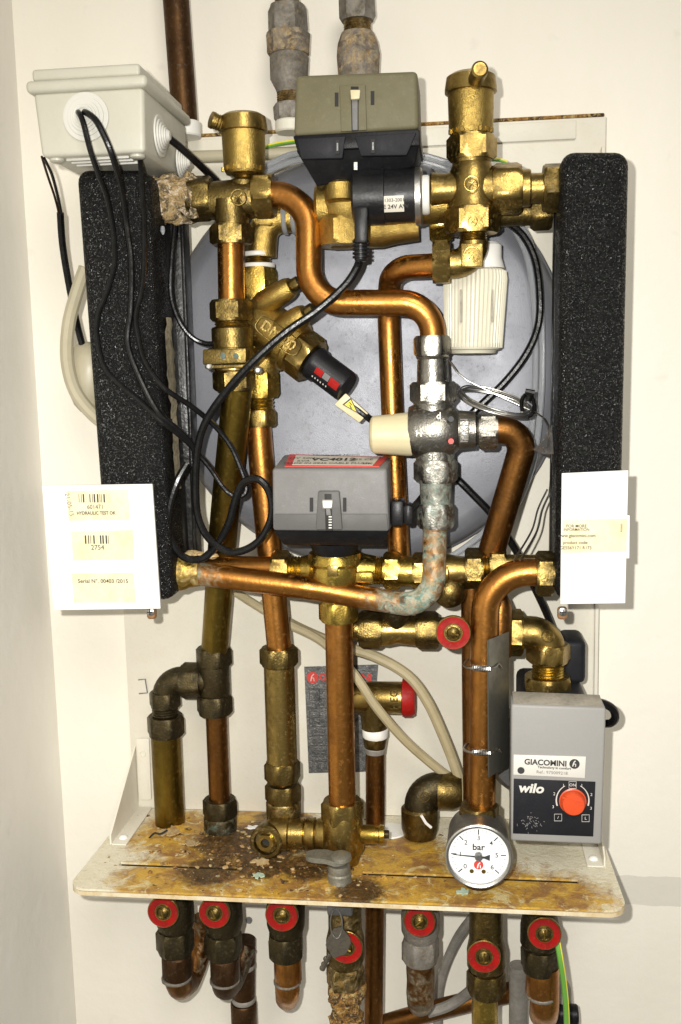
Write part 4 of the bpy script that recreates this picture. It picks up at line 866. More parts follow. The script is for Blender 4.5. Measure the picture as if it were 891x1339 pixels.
# ================================================================== SAFETY VALVE, NAMEPLATE
np_ = thing('nameplate', 'silver metal nameplate with red lettering riveted on the back plate', 'nameplate', (445, 1010, .0215))
b = B(); b.qbox([(398, 872), (495, 869), (484, 1009), (404, 1011)], .0212, .0203); part(np_, 'plate', 'plate_silver', b)
tx(np_, 'GIACOMINI', 452, 886, .0214, 9.5, 'red_print', .03, 1.0)
b = B(); c = W(409, 886, .0216); b.turn(c, V((0, -1, 0)), [(-.0002, 7.8 * S(c)), (.0002, 7.8 * S(c))], seg=28); part(np_, 'logo', 'red_print', b)
b = B(); c2 = c + V((0, -.0004, 0)); q = 7.8 * S(c); b.tube([c2 + V((-.3, 0, -.6)) * q, c2 + V((-.15, 0, .2)) * q, c2 + V((.25, 0, .65)) * q], .0006, 6); b.tube([c2 + V((.25, 0, -.6)) * q, c2 + V((.2, 0, -.05)) * q, c2 + V((-.15, 0, -.05)) * q], .0005, 6); part(np_, 'logo_stroke', 'label_white', b)
b = B()
for y in (902, 914, 926, 938, 950, 962, 975, 982, 989, 996): 
    a_ = W(408, y, .0214); c = W(432, y - .3, .0214); b.tube([a_, c], .0003, 4)
for (x, y) in ((405, 900), (405, 930)):
    q = [W(x, y, .0214), W(x + 13, y, .0214), W(x + 13, y + 16, .0214), W(x, y + 16, .0214)]; b.tube(q, .0003, 4, loop=True)
part(np_, 'printed_lines', 'ink', b)
for s_, y in (('Tipo', 908), ('Modello', 921), ('Pmax 10 bar', 944), ('Tmax 85', 956), ('Made in Italy', 985)): tx(np_, s_, 408, y, .0214, 3.6, 'ink', align='LEFT')
t = thing('safety_valve', 'brass safety valve with thick red cap beside the nameplate', 'valve', (490, 985, .06))
part(t, 'body', 'brass', HT(490, 912, .06, [(430, 15), (434, 18), (462, 18), (468, 21), (526, 21)])); part(t, 'cap', 'red', HT(535, 912, .06, [(526, 20), (527, 25), (538, 25), (543, 22), (544, 12)], seg=40, rib=(16, .01)))
part(t, 'outlet', 'brass_dull', VT(490, 938, .06, [(918, 20), (940, 18), (952, 17)])); part(t, 'tape', 'tape_white', VT(491, 957, .06, cyl(950, 964, 17))); part(t, 'nut', 'brass_dull', VT(491, 970, .06, [(962, 15), (964, 16), (976, 14), (980, 12)], jit=.05)); part(t, 'solder_ring', 'grey_pipe', VT(491, 980, .06, [(975, 12), (978, 14), (984, 13), (986, 11)]))
part(t, 'emblem', 'brass', emblem(468, 914, .075, 7)); tx(t, 'HEG', 516, 915, .0775, 10, 'brass_dull', .02, ang=PI / 2)
b = B(); b.qbox([(427, 812), (452, 812), (452, 918), (430, 912)], .062, .0205, .003); part(t, 'back_pad', 'black_plastic', b)
solo('copper_pipe', 'slim copper discharge pipe from the safety valve through the tray', 'pipe', 'copper_dark', pipe([(491, 980, .060), (491, 1100, .060), (488, 1360, .075)], 12.5, 20))
b = B(); c = W(510, 1079, .058); b.turn(V((c.x, c.y, ZT)), V((0, 0, 1)), [(0, .019), (.0012, .018), (.0016, .01)], seg=32); solo('floor_rose', 'white plastic pipe rose where the discharge pipe enters the tray', 'rose', 'white_plastic', b)

# ================================================================== CREAM HOSES, PALE HOSE
cab('cream flexible hose running low behind the long straight copper pipe', [(290, 762, .035), (325, 785, .05), (370, 812, .062), (420, 838, .068), (462, 880, .085), (492, 924, .095), (528, 966, .085), (570, 1003, .07), (604, 1028, .06), (622, 1046, .05)], 6.2, 'hose_cream', 'cream hoses', 'hose')
cab('cream flexible hose arching above the red capped safety valve', [(340, 790, .04), (385, 818, .05), (440, 842, .062), (490, 858, .068), (532, 882, .07), (558, 915, .072), (580, 962, .07), (598, 1010, .068), (610, 1058, .066)], 7.2, 'hose_cream', 'cream hoses', 'hose')
cab('pale translucent hose bulging between the side wall and the torn block', [(112, 350, .105), (100, 385, .105), (90, 425, .105), (88, 470, .105), (98, 510, .105), (120, 540, .105), (145, 560, .105)], 9, 'hose_pale', 'pale hoses', 'hose')
b = B(); b.ball(W(112, 490, .085), .020, (1, .8, 1.9), .15, 9, 40); solo('plastic_bag', 'crumpled pale plastic sleeve tucked behind the torn block', 'sleeve', 'hose_pale', b)

# ================================================================== LOWER COLUMN AT x = 367 AND TRAY DRAIN TEE
stack('brass_sleeve', 'tall brass sleeve with hex nuts on the copper column beside the nameplate', 'fitting', 367, 930, .105, [
    ('nut', 'brass_dull', nut(846, 870, 25), dict(rot=.15)), ('sleeve', 'brass', [(869, 18), (871, 20), (996, 20), (998, 18)]), ('nut', 'brass_dull', nut(995, 1020, 24), dict(rot=.3)), ('pipe_end', 'copper_dark', cyl(1018, 1028, 13)), ('nut', 'brass_dull', nut(1024, 1048, 24), dict(rot=.1)), ('socket', 'brass_dull', cyl(1046, 1072, 23), dict(jit=.05, wear=.45))])
t = thing('drain_tee', 'scaled brass drain cock and tee lying over the rusty part of the tray', 'fitting', (400, 1120, .125))
b = HT(400, 1090, .122, [(352, 18), (366, 22), (378, 22), (380, 20), (398, 20), (399, 18), (404, 21), (412, 21), (413, 18), (418, 21), (436, 23)], wear=.3); part(t, 'barrel', 'brass', b)
c = W(352, 1096, .128); s = S(c)
b = B(); b.turn(c, V((-.12, -1, .05)), [(-.02, 20 * s), (.006, 22 * s), (.010, 22 * s), (.012, 20 * s), (.0122, 16 * s), (.008, 15 * s), (.008, 12 * s)], seg=36, jit=.02, wear=.42); cock = part(t, 'drain_cock', 'brass_dull', b)
b = B(); b.turn(c, V((-.12, -1, .05)), [(.006, 12 * s, 12 * s), (.0135, 11.5 * s, 12 * s), (.0135, 6 * s), (.009, 5.5 * s), (.009, 2 * s)], seg=36); part(cock, 'hex_insert', 'brass', b)
b = B(); b.turn(c, V((-.12, -1, .05)), [(.0088, 5.2 * s), (.0094, 5.2 * s)], seg=24); part(cock, 'bore', 'dark_hole', b)
part(t, 'tee_body', 'brass', VT(449, 1090, .135, [(1062, 24), (1070, 26), (1108, 27), (1118, 22), (1126, 20)], wear=.3)); part(t, 'nut', 'brass', VT(448, 1062, .135, nut(1046, 1074, 28), rot=.2, wear=.25))
part(t, 'nub', 'brass_bright', HT(485, 1091, .135, [(468, 10), (472, 12), (496, 12), (497, 13), (503, 12)])); part(t, 'bolt', 'brass_black', HT(506, 1091, .135, nut(502, 509, 6)))
t = thing('wing_lever', 'grey wing lever on a ribbed stem standing on the tray', 'lever', (446, 1156, .172))
part(t, 'stem', 'lever_grey', VT(444, 1142, .172, [(1130, 14), (1136, 15), (1140, 14), (1142, 15.5), (1150, 15.5), (1151, 16), (1160, 17)]))
b = B(); q = []
for i in range(24):
    a_ = 2 * PI * i / 24; q.append((427 + 27 * math.copysign(abs(math.cos(a_)) ** .6, math.cos(a_)), math.sin(a_)))
z0 = W(444, 1130, .172).z
pl = [V((W(x, 1128, .172).x, -.172 - sn * .010, z0 + .002 + (.003 if x < 430 else 0))) for x, sn in q]; b.prism(pl, V((0, 0, .005))); part(t, 'wing', 'lever_grey', b)
b = B(); b.turn(W(446, 1128, .172) + V((0, 0, .004)), V((0, 0, 1)), [(0, .011), (.004, .0105), (.006, .007)], seg=24); part(t, 'hub', 'lever_grey', b)
b = B()
t = thing('elbow_fitting', 'dark brass compression elbow on the tray behind the pressure gauge', 'fitting', (548, 1092, .075))
part(t, 'base_nut', 'brass_dull', VT(549, 1075, .075, [(1054, 21), (1057, 24), (1082, 24), (1092, 21)], rot=.2)); part(t, 'elbow', 'brass_black', pipe([(549, 1058, .075), (549, 1030, .075), (580, 1030, .07)], 20, 24)); part(t, 'nut', 'brass_dull', HT(585, 1034, .070, [(570, 19), (573, 24), (592, 24), (604, 19)], rot=.2)); part(t, 'emblem', 'brass', emblem(556, 1042, .0925, 6))
b = B(); b.tube([W(551, 1066, .096), W(557, 1076, .0955), W(564, 1082, .093)], .0016, 6); part(t, 'tape_end', 'tape_white', b)

# ================================================================== PUMP
t = thing('brass_elbow', 'big brass elbow with union nut above the grey pump box', 'fitting', (718, 910, .115))
part(t, 'nut', 'brass', HT(672, 827, .115, nut(663, 684, 31), rot=.25)); part(t, 'elbow', 'brass', pipe([(680, 827, .115), (718, 827, .115), (718, 850, .115)], 21.5, 24)); part(t, 'nut', 'brass', VT(717, 853, .115, nut(841, 865, 29), rot=.1)); part(t, 'thread', 'brass_bright', VT(717, 874, .115, thread(863, 888, 21, 7))); part(t, 'nut', 'brass', VT(716, 898, .115, nut(883, 914, 33), rot=.52))
part(t, 'emblem', 'brass', emblem(717, 832, .1335, 8)); part(t, 'emblem', 'brass', emblem(718, 853, .1372, 5))
t = thing('pump', 'grey circulation pump box with red speed knob above the tray', 'pump', (728, 1104, .14))
PD = .195
f = quad([(669, 921), (793, 926), (787, 1105), (668, 1100)], PD); bk = [V((p.x, -.165, p.z)) for p in f]
b = B(); b.hull(f, bk, .0025, 3); ph = part(t, 'control_box', 'pump_grey', b)
b = B(); b.hull([f[0] + V((.002, .003, .0002)), f[1] + V((-.002, .003, .0002)), f[1] + V((-.002, .003, -.003)), f[0] + V((.002, .003, -.003))], [f[0] + V((.002, .0285, .0035)), f[1] + V((-.002, .0285, .0035)), f[1] + V((-.002, .0285, -.003)), f[0] + V((.002, .0285, -.003))], .0008); part(ph, 'dusty_top', 'pump_dust', b)
b = B(); b.cuboid((f[0].x + .012, -.1652, f[3].z + .02), (f[1].x - .010, -.045, f[1].z - .006), .008, 3); b.cuboid((f[1].x - .03, -.10, f[0].z - .01), (W(762, 850, .07).x, -.05, W(750, 828, .07).z), .006, 3); part(t, 'motor', 'black_matt', b)
b = B(); c = W(666, 985, .10); b.turn(V((c.x + .018, -.05, c.z)), V((0, -1, 0)), [(0, .03), (.01, .038), (.06, .040), (.068, .034)], seg=32); part(t, 'volute', 'gauge_case', b)
PA = math.radians(-1.6)
q = [(672, 987), (766.5, 989.5), (765, 1017.5), (671.5, 1013)]; b = B(); b.qbox(q, PD + .0006, PD - .0004, .0002); stk = part(ph, 'maker_label', 'label_white', b)
TD = PD + .0008
tx(stk, 'GIACOMINI', 713.5, 997.5, TD, 7.6, 'ink', .03, .98, PA); tx(stk, 'Technology in comfort', 725, 1004, TD, 3.3, 'ink', .02, 1.0, PA); tx(stk, 'Ref.: 975009218', 722, 1010.3, TD, 4.2, 'ink_grey', 0, 1.05, PA)
for x, y, r in ((751.5, 999, 6.6), (681.5, 1007.5, 4.6)):
    c = W(x, y, TD); b = B(); b.turn(c, V((0, -1, 0)), [(-.0003, r * S(c)), (.0001, r * S(c))], seg=28); part(stk, 'dot', 'ink', b)
c = W(751.5, 999, TD + .0004); q_ = 6.6 * S(c); b = B(); b.tube([c + V((-.35, 0, -.5)) * q_, c + V((-.1, 0, .35)) * q_, c + V((.2, 0, .65)) * q_], .0006, 6); b.tube([c + V((.2, 0, -.55)) * q_, c + V((.25, 0, -.05)) * q_, c + V((-.1, 0, .0)) * q_], .0005, 6); part(stk, 'logo_stroke', 'label_white', b)
q = [(672, 1018.5), (779, 1022.5), (776, 1094), (671, 1090)]; b = B(); b.qbox(q, PD + .0008, PD - .0004, .0002); pn = part(ph, 'control_panel', 'black_matt', b)
TD = PD + .0010
tx(pn, 'wilo', 694.5, 1031, TD, 12.5, 'label_white', .035, 1.08, PA, shear=.18)
kc = W(749, 1048, PD); ks = S(kc)
for sgn in (-1, 1):
    pts = []
    for i in range(14):
        a_ = math.radians(62 - i * 6.2 if sgn > 0 else 118 + i * 6.2); pts.append(W(749 + 21.3 * math.cos(a_), 1046.5 - 21.3 * math.sin(a_), TD + .0001))
    b = B(); b.tube(pts, [.0003 + .0005 * i / 13 for i in range(14)], 6); part(pn, 'scale_arc', 'label_white', b)
for s_, x, y in (('1', 737, 1027), ('1', 761, 1027), ('2', 725, 1038), ('2', 773.5, 1039), ('3', 723.5, 1055), ('3', 773, 1057)): tx(pn, s_, x, y, TD, 4, 'label_white', ang=PA)
for x, y, st in ((749, 1026.5, 'ON'), (730, 1069, '/'), (766, 1070, 'L')):
    b = B(); qq = [W(x - 4.8, y - 4.5, TD), W(x + 4.8, y - 4.5, TD), W(x + 4.8, y + 4.5, TD), W(x - 4.8, y + 4.5, TD)]; b.tube(qq, .0003, 4, loop=True); part(pn, 'icon_frame', 'label_white', b); tx(pn, st, x, y, TD, 4, 'label_white', ang=PA)
b = B(); random.seed(12)
for i in range(46):
    x = 694 + random.gauss(0, 7); y = 1075 + random.gauss(0, 5.5); an = random.random() * PI; L = 1 + random.random() * 2.2; b.tube([W(x, y, TD), W(x + L * math.cos(an), y + L * math.sin(an), TD)], .00018, 4)
part(pn, 'scratches', 'ink_grey' if 0 else 'pump_grey', b)
b = B(); b.turn(W(749, 1047.5, PD), V((0, -1, 0)), [(0, 17.5 * ks), (.001, 17.5 * ks), (.0015, 16 * ks), (.008, 15 * ks), (.0095, 13.5 * ks), (.010, 5 * ks)], seg=40); kb = part(t, 'speed_knob', 'orange', b)
b = B(); c = W(749, 1047.5, PD + .0102); r_, u_ = roll_basis(math.radians(-20)); b.hull([c - r_ * .010 + u_ * .001, c + r_ * .010 + u_ * .001, c + r_ * .010 - u_ * .001, c - r_ * .010 - u_ * .001], [p + V((0, .002, 0)) for p in [c - r_ * .010 + u_ * .001, c + r_ * .010 + u_ * .001, c + r_ * .010 - u_ * .001, c - r_ * .010 - u_ * .001]]); part(kb, 'pointer', 'orange', b)
part(t, 'cable', 'cable_black', cable([(735, 917, .15), (775, 917, .155), (798, 924, .15), (805, 936, .145), (800, 945, .14), (788, 946, .135)], 5.5))

# ================================================================== STEEL BRACKET WITH SPRINGS
t = thing('clip_on_thermostat', 'steel contact sensor plate clamped on the thick gauge pipe by two springs', 'bracket', (650, 1015, .15))
f = [W(637, 837, .186), W(664, 826, .150), W(664, 1003, .150), W(638, 1017, .186)]; b = B(); b.hull(f, [p + V((.0015, .001, 0)) for p in f], .0005); part(t, 'plate', 'bracket_steel', b)
b = B(); f2 = [W(664, 940, .138), W(672, 936, .13), W(672, 1040, .13), W(666, 1044, .138)]; b.hull(f2, [p + V((.004, .01, 0)) for p in f2], .001); part(t, 'side_clip', 'plate_silver', b)
for y in (871, 981):
    b = B(); P = [W(612, y - 9, .150), W(607, y - 2, .168), W(612, y + 2, .180), W(622, y + 3, .186)]
    b.tube(smooth(P, 5), .0013, 8)
    Q = []
    for i in range(90):
        tt = i / 89; an = tt * 2 * PI * 11; c = W(618 + 24 * tt, y + 2 + 1.5 * tt, .1865 - .004 * tt); Q.append(c + V((0, math.cos(an), math.sin(an))) * .0026)
    b.tube(Q, .0007, 5); b.tube(smooth([W(641, y + 3, .182), W(648, y + 1, .176), W(652, y - 3, .170), W(656, y + 2, .165)], 4), .0011, 6); part(t, 'spring', 'steel', b)

# ================================================================== PRESSURE GAUGE
t = thing('pressure_gauge', 'round pressure gauge with white bar dial in front of the tray', 'gauge', (626, 1158, .18))
c = W(626, 1117, .205); s = S(c); ax = V((0, -1, .02)).normalized(); C0 = c
b = B(); b.turn(c, ax, [(-.048, 30 * s), (-.046, 40 * s), (-.003, 42 * s), (0, 43.5 * s), (.004, 43.5 * s), (.005, 42 * s), (.005, 40 * s), (.002, 39 * s)], seg=64); part(t, 'case', 'gauge_case', b)
b = B(); b.turn(c, ax, [(.0030, 44.0 * s), (.0055, 43.6 * s), (.0064, 41.6 * s), (.0055, 39 * s), (.003, 38.6 * s), (.0035, 41 * s)], seg=64, loop=True); part(t, 'bezel', 'steel', b)
b = B(); b.turn(c, ax, [(.001, 39 * s), (.0022, 38.9 * s)], seg=64); dl = part(t, 'dial', 'gauge_white', b)
gr = V((1, 0, 0)); gu = ax.cross(gr); gu = gu if gu.z > 0 else -gu
def gp(x, y, h=.0025): return c + gr * (x - 626) * s + gu * (1117 - y) * s + ax * h
def gpol(r, deg, h=.0025): a_ = math.radians(deg); return c + gr * (math.cos(a_) * r * s) + gu * (math.sin(a_) * r * s) + ax * h
b = B(); b2 = B()
for i in range(31):
    dg_ = 222 - i * 8.8
    if i % 5 == 0: b.tube([gpol(28.5 if i % 5 == 0 else 31, dg_), gpol(35.5, dg_)], .00055, 5)
    else: b2.tube([gpol(32.5, dg_), gpol(35.5, dg_)], .00022, 4)
part(dl, 'major_tick', 'ink', b); part(dl, 'minor_tick', 'ink_grey', b2)
for i in range(7): text(dl, str(i), gpol(23.5, 222 - i * 44), .0066, 'ink', gr, gu, .01, lift=0)
text(dl, 'bar', gp(626, 1106), .0088, 'ink', gr, gu, .025, lift=0); text(dl, 'kl 2.5', gp(641, 1140), .003, 'ink_grey', gr, gu, lift=0)
b = B(); b.turn(gp(626, 1130, .0026), ax, [(-.0005, 6.2 * s), (.0001, 6.2 * s)], seg=28); part(dl, 'logo', 'red_print', b)
b = B(); b.tube([gp(624.5, 1134, .003), gp(625.5, 1129, .003), gp(628, 1126.5, .003)], .0006, 6); b.tube([gp(628.5, 1134, .003), gp(628, 1130, .003)], .0005, 6); part(dl, 'logo_stroke', 'gauge_white', b)
for x in (617, 632.5): b = B(); b.turn(gp(x, 1139, .0024), ax, [(-.0003, 3 * s), (.0003, 2.8 * s)], seg=16); part(dl, 'dial_screw', 'brass_bright', b)
b = B(); h = .006; r1 = gpol(33, 176, h); side = gu * .0007; tail = gpol(14, -4, h); b.hull([gpol(33, 176, h) + side * .3, gpol(3, 176, h) + side, gpol(3, 176, h) - side, gpol(33, 176, h) - side * .3], [p - ax * .0006 for p in (gpol(33, 176, h) + side * .3, gpol(3, 176, h) + side, gpol(3, 176, h) - side, gpol(33, 176, h) - side * .3)])
q = [gpol(3, 20, h), gpol(8, 6, h), gpol(15, 14, h), gpol(15, -18, h), gpol(8, -14, h), gpol(3, -30, h)]; b.prism(q, -ax * .0006); nd = part(t, 'needle', 'ink', b)
b = B(); b.turn(gp(626, 1117, .002), ax, [(0, 5 * s), (.005, 5 * s), (.006, 3.5 * s)], seg=24); part(nd, 'hub', 'gauge_case', b)
part(t, 'nut', 'brass_dull', VT(627, 1066, .165, nut(1052, 1080, 27), rot=.3, wear=.35)); part(t, 'stem', 'brass_dull', VT(627, 1090, .165, cyl(1078, 1165, 20)))

# ================================================================== ISOLATION VALVES UNDER THE TRAY
random.seed(3)
GRP = 'isolation valves under the tray'
def iso(label, x, y, D, m, bx, nuty, tail, rdisc=21, mt='brass_black', nr=25, top=1150, tl=V((0, -1, .06)), extra=None, wr=.25):
    t = thing('isolation_valve', label, 'valve', (bx, nuty + 30, D), GRP)
    part(t, 'body', m, VT(bx, y, D, [(top, 21), (y - 24, 22), (y - 10, 25), (y + 12, 25), (nuty - 4, 22), (nuty, 20)], jit=.04, wear=wr))
    part(t, 'nut', m, VT(bx, nuty + 10, D, nut(nuty - 2, nuty + 28, nr), rot=random.random(), jit=.025, wear=wr + .08))
    part(t, 'spindle', m, B().tube([W(x, y, D), W(x, y, D + .033)], [.013, .011], 18))
    red_disc(t, x, y, D + .040, rdisc, tl.normalized())
    if tail:
        part(t, 'tail', tail[0], tail[1])
        for nm, mt_, a_, c_, r_ in (extra or ()): part(t, nm, mt_, VT(bx + 2, a_, D, cyl(a_, c_, r_), jit=.04, wear=.36))
    return t
iso('dark isolation valve with red disc under the thick olive brass pipe', 214, 1192, .112, 'brass_black', 229, 1216, ('copper_dark', pipe([(230, 1240, .112), (234, 1290, .110), (246, 1284, .06), (268, 1222, .04), (268, 1200, .04)], 17, [16, 20, 10], jit=.03, wear=lambda s: .5 if s > .45 else .25)), extra=[('socket', 'copper_brown', 1246, 1276, 19.5), ('solder_ring', 'corroded', 1276, 1279.8, 19.8)])
iso('dark isolation valve with red disc under the greenish black fitting', 281, 1193, .112, 'brass_black', 292, 1220, ('copper_brown', pipe([(292, 1245, .112), (294, 1292, .110), (304, 1280, .06), (320, 1236, .04)], 17, [16, 18], jit=.03, wear=lambda s: .5 if s > .4 else .3)), extra=[('socket', 'copper_brown', 1250, 1280, 19.5), ('solder_ring', 'corroded', 1280, 1282.8, 19.8)])
t = thing('waste_pipe', 'brown jointed pipe descending behind the two dark isolation valves', 'pipe', (318, 1339, .04))
part(t, 'pipe', 'copper_brown', pipe([(320, 1228, .04), (319, 1410, .04)], 14))
for y0 in (1262, 1306): part(t, 'joint', 'grey_pipe', VT(319, y0, .04, cyl(y0 - 3, y0 + 3, 15.5)))
part(t, 'socket', 'copper_brown', VT(319, 1320, .04, cyl(1310, 1345, 17)))
iso('isolation valve with capped coppery tail under the tall brass sleeve', 369, 1196, .118, 'brass_black', 374, 1222, ('copper', pipe([(374, 1248, .118), (376, 1296, .116), (376, 1304, .09)], 16, 8, wear=lambda s: .30, jit=.04)), 22, extra=[('socket', 'copper', 1246, 1282, 18), ('solder_ring', 'corroded', 1282, 1284.8, 18)])
iso('isolation valve with rust encrusted tail and hanging keys', 453, 1238, .125, 'brass_dull', 452, 1262, ('crust_rust', pipe([(452, 1285, .125), (452, 1440, .120)], 19, wear=None, jit=.38, jf=85, step=.003, seg=36)), 22, wr=.5, extra=[('crust_collar', 'crust_rust', 1286, 1300, 25)])
iso('isolation valve with bluish verdigris tail beside the slim discharge pipe', 549, 1204, .118, 'corroded', 550, 1228, ('copper_dark', pipe([(550, 1254, .118), (550, 1304, .117), (550, 1310, .09)], 18, 8, wear=lambda s: .55, jit=.04)), 21)
iso('isolation valve set lower under the pressure gauge', 633, 1250, .125, 'brass_dull', 636, 1270, ('brass_bright', pipe([(634, 1295, .125), (634, 1440, .12)], 17, wear=lambda s: .4, jit=.04)), 22, nr=26)
iso('isolation valve with bright copper tail beside the green earth cable', 712, 1220, .125, 'brass_black', 706, 1240, ('copper', pipe([(712, 1262, .125), (712, 1316, .123), (711, 1326, .10)], 19, 8, wear=lambda s: .1 if s < .6 else .5)), 22, extra=[('socket', 'copper', 1264, 1298, 20.5), ('solder_ring', 'corroded', 1298, 1301.8, 20.5)])
for x, lb_ in ((452, 'x'),): 
    kt = thing('key_bunch', 'bunch of small worn keys hanging from the rust encrusted valve', 'keys', (440, 1256, .175))
    b = B(); c = W(440, 1192, .172); b.tube([c + V((math.cos(q) * .006, -.002, math.sin(q) * .016 - .012)) for q in [2 * PI * i / 20 for i in range(20)]], .0008, 6, loop=True); part(kt, 'ring', 'steel', b)
    b = B(); q = [(437, 1214), (446, 1212), (458, 1226), (459, 1234), (452, 1248), (436, 1253), (426, 1236), (428, 1228)]; b.prism([W(x_, y_, .1735) for x_, y_ in q], V((0, .0022, 0))); part(kt, 'key_head', 'key_metal', b)
    b = B(); b.tube([W(432, 1246, .171), W(422, 1268, .170)], .0024, 8); 
    for yy in (1254, 1261, 1266): b.ball(W(422 - (1266 - yy) * -.4, yy, .170), .0032, (1, .6, 1))
    part(kt, 'key_blade', 'key_metal', b)
    b = B(); b.qbox([(427, 1178), (460, 1178), (461, 1199), (428, 1198)], .165, .14, .002); part(kt, 'tag_holder', 'gauge_case', b)

# pipes below
b = B(); c = W(326, 1203, 0); b.turn(V((c.x, 0, c.z)), V((0, -1, 0)), [(-.002, .0045), (.0012, .0042), (.0014, .003), (.0005, .0022)], seg=14, jit=.15); solo('wall_plug', 'small grey wall plug in the bare wall under the tray', 'plug', 'grey_plastic', b)
t = thing('copper_pipe', 'horizontal copper pipe slanting along the wall below the valves', 'pipe', (600, 1320, .035))
part(t, 'pipe', 'copper_dark', pipe([(470, 1350, .035), (560, 1322, .035), (690, 1292, .035)], 12.5, 60, wear=lambda s: .35 if s < .3 else 0)); part(t, 'joint', 'grey_pipe', AT((488, 1344, .035), (560, 1322, .035), cyl(0, 16, 15)))
solo('copper_pipe', 'vertical grey brown pipe behind the bright copper tail', 'pipe', 'grey_pipe', pipe([(678, 1262, .045), (678, 1420, .045)], 12, jit=.03))
t = thing('waste_elbow', 'grey elbow pipe with black clip beside the green earth cable', 'pipe', (740, 1339, .05)); part(t, 'pipe', 'grey_pipe', pipe([(700, 1284, .05), (736, 1284, .05), (738, 1420, .05)], 11, 14, jit=.03)); part(t, 'clip', 'black_plastic', HT(738, 1326, .06, cyl(722, 756, 13)))
cab('grey rubber hose curving down behind the gauge valve', [(622, 1196, .05), (600, 1225, .035), (583, 1262, .022), (574, 1300, .016), (573, 1345, .014)], 6.5, 'grey_pipe', 'hoses below the tray', 'hose')
cab('short grey rubber hose joining the slanting pipe under the gauge valve', [(622, 1290, .06), (605, 1304, .05), (585, 1316, .048), (560, 1324, .048)], 7, 'grey_pipe', 'hoses below the tray', 'hose')
t = thing('earth_cable', 'green and yellow earth cable hanging below the tray', 'cable', (740, 1339, .14)); pts = [(729, 1232, .15), (733, 1255, .155), (738, 1290, .15), (741, 1330, .145), (742, 1400, .14)]
part(t, 'sheath', 'green_wire', cable(pts, 3.8)); part(t, 'stripe', 'yellow_wire', cable([(x + 2.6, y, D + .0008) for x, y, D in pts], 1.6))

# ================================================================== DEBRIS ON THE TRAY
b = B(); bb = B(); random.seed(21)
for i in range(800):
    if random.random() < .8: px = random.gauss(345, 85); D = max(.03, min(.2, random.gauss(.115, .045)))
    else: px = random.uniform(150, 760); D = random.uniform(.03, .2)
    p = W(px, 1120, D); x = max(TX0 + .02, min(TX1 - .02, p.x)); r = .0004 + random.random() ** 4 * .0026
    (b if random.random() < .4 else bb).ball(V((x, -D, ZT + r * .2)), r, (.8 + random.random(), .8 + random.random() * .6, .4 + random.random() * .3), 1.1, 3, 700)
# crust: low, broken relief of rust and scale grown on the tray
gb = B(); nx, ny = 150, 74; gx0 = W(190, 1110, .12).x; gx1 = W(620, 1110, .12).x; gy0, gy1 = -.035, -.2035; vs = []; hs_ = []
cen = [(W(a_, c_, d_), r_) for a_, c_, d_, r_ in ((300, 1110, .10, .05), (345, 1130, .14, .055), (390, 1080, .08, .06), (230, 1092, .065, .035), (330, 1095, .09, .055), (440, 1150, .175, .06), (480, 1150, .18, .05), (400, 1120, .14, .05), (290, 1140, .165, .03))]
for iy in range(ny + 1):
    for ix in range(nx + 1):
        x = gx0 + (gx1 - gx0) * ix / nx; y = gy0 + (gy1 - gy0) * iy / ny; p = V((x, y, 0))
        bl = max(max(0, 1 - (V((x, y, 0)) - V((c_.x, c_.y, 0))).length / r_) for c_, r_ in cen)
        nn_ = noise.fractal(p * 55, 1.0, 2.0, 5) * .5 + noise.noise(p * 260) * .25
        h_ = (bl * .9 + nn_ - .42) * .0065; h_ = min(h_, .0042) * (0 if iy in (0, ny) or ix in (0, nx) else 1)
        if s0 + .001 > y > s1 - .001: h_ = -1
        vs.append(V((x, y, ZT - .0008 + (h_ if h_ > 0 else 0)))); hs_.append(h_)
fs2 = []
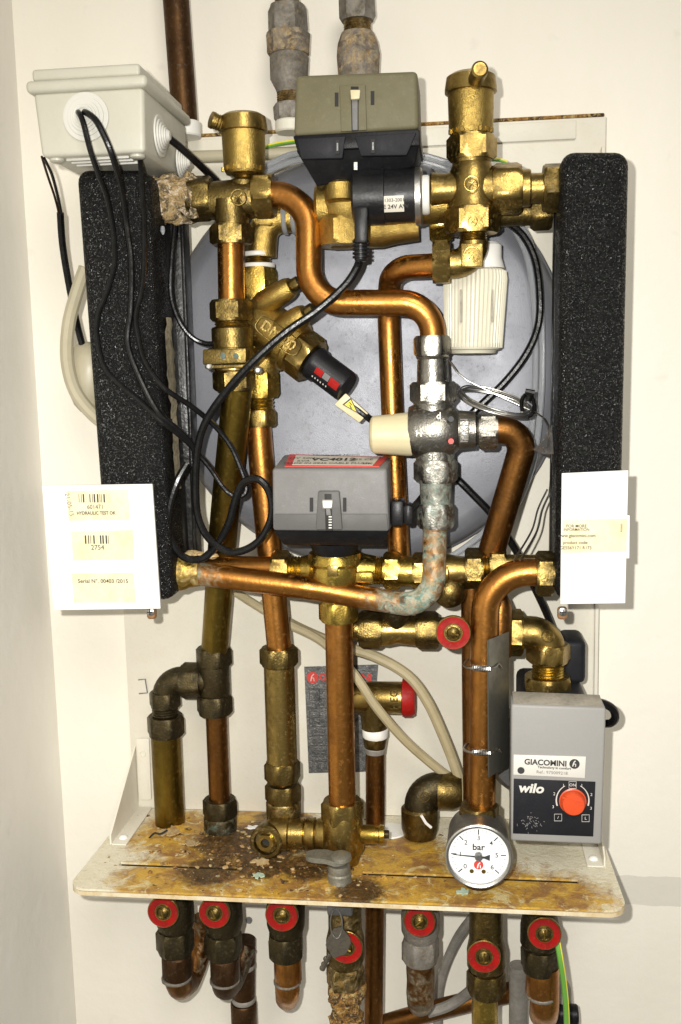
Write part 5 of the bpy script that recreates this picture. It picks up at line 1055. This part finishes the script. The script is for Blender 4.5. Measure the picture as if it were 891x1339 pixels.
for iy in range(ny):
    for ix in range(nx):
        a_ = iy * (nx + 1) + ix; q_ = (a_, a_ + 1, a_ + nx + 2, a_ + nx + 1)
        if max(hs_[k_] for k_ in q_) > .0006 and min(hs_[k_] for k_ in q_) > -.5: fs2.append(q_)
gb.add(vs, fs2)
solo('rust_crust', 'brown rust and limescale crust grown on the drip tray', 'crust', 'tray_paint', gb, None, None, 'stuff')
solo('scale_crumbs', 'pale limescale crumbs scattered on the stained drip tray', 'debris', 'flake', b, None, None, 'stuff')
solo('rust_crumbs', 'dark rust crumbs scattered on the stained drip tray', 'debris', 'crust_rust', bb, None, None, 'stuff')
def flake(label, px, py, D, r, m, seed):
    random.seed(seed); b = B(); p = W(px, py, D); n = 17; top = []
    for i in range(n):
        a_ = 2 * PI * i / n; q = r * (.45 + random.random() * .8); top.append(V((p.x + math.cos(a_) * q * 1.4, -D + math.sin(a_) * q, ZT + .001 + random.random() * r * .5)))
    b.prism(top, V((0, 0, -.0012))); solo('paint_flake', label, 'flake', m, b, None, 'flakes on the tray')
def onD(py, px):   # distance from the wall of the tray surface seen at this point
    d = FW * FPX + RT * (px - 445.5) + UP * (669.5 - py); t = (ZT - CAM.z) / d.z; return -(CAM + d * t).y
for i, (lb_, px, py, r, m) in enumerate((('curled cream flake at the foot of the thick olive pipe', 226, 1092, .010, 'flake'), ('brown peeling flake beside the greenish black fitting', 250, 1105, .008, 'flake'), ('pale green flake under the pressure gauge', 607, 1168, .0050, 'flake_green'), ('dark green flake in front of the drain cock', 338, 1147, .0045, 'flake_green'), ('white chip behind the drain cock', 330, 1083, .0042, 'tape_white'), ('long crusty scale strip in front of the drain cock', 340, 1130, .007, 'flake'))):
    flake(lb_, px, py, onD(py, px), r, m, i + 30)
b = B(); D = onD(1096, 208); b.tube(smooth([W(194, 1100, D) + V((0, 0, .002)), W(202, 1093, D) + V((0, 0, .003)), W(210, 1095, D) + V((0, 0, .004)), W(219, 1089, D) + V((0, 0, .003))], 4), .0011, 6); solo('twig', 'dark curled strip on the tray by the thick olive pipe', 'twig', 'dark_hole', b)
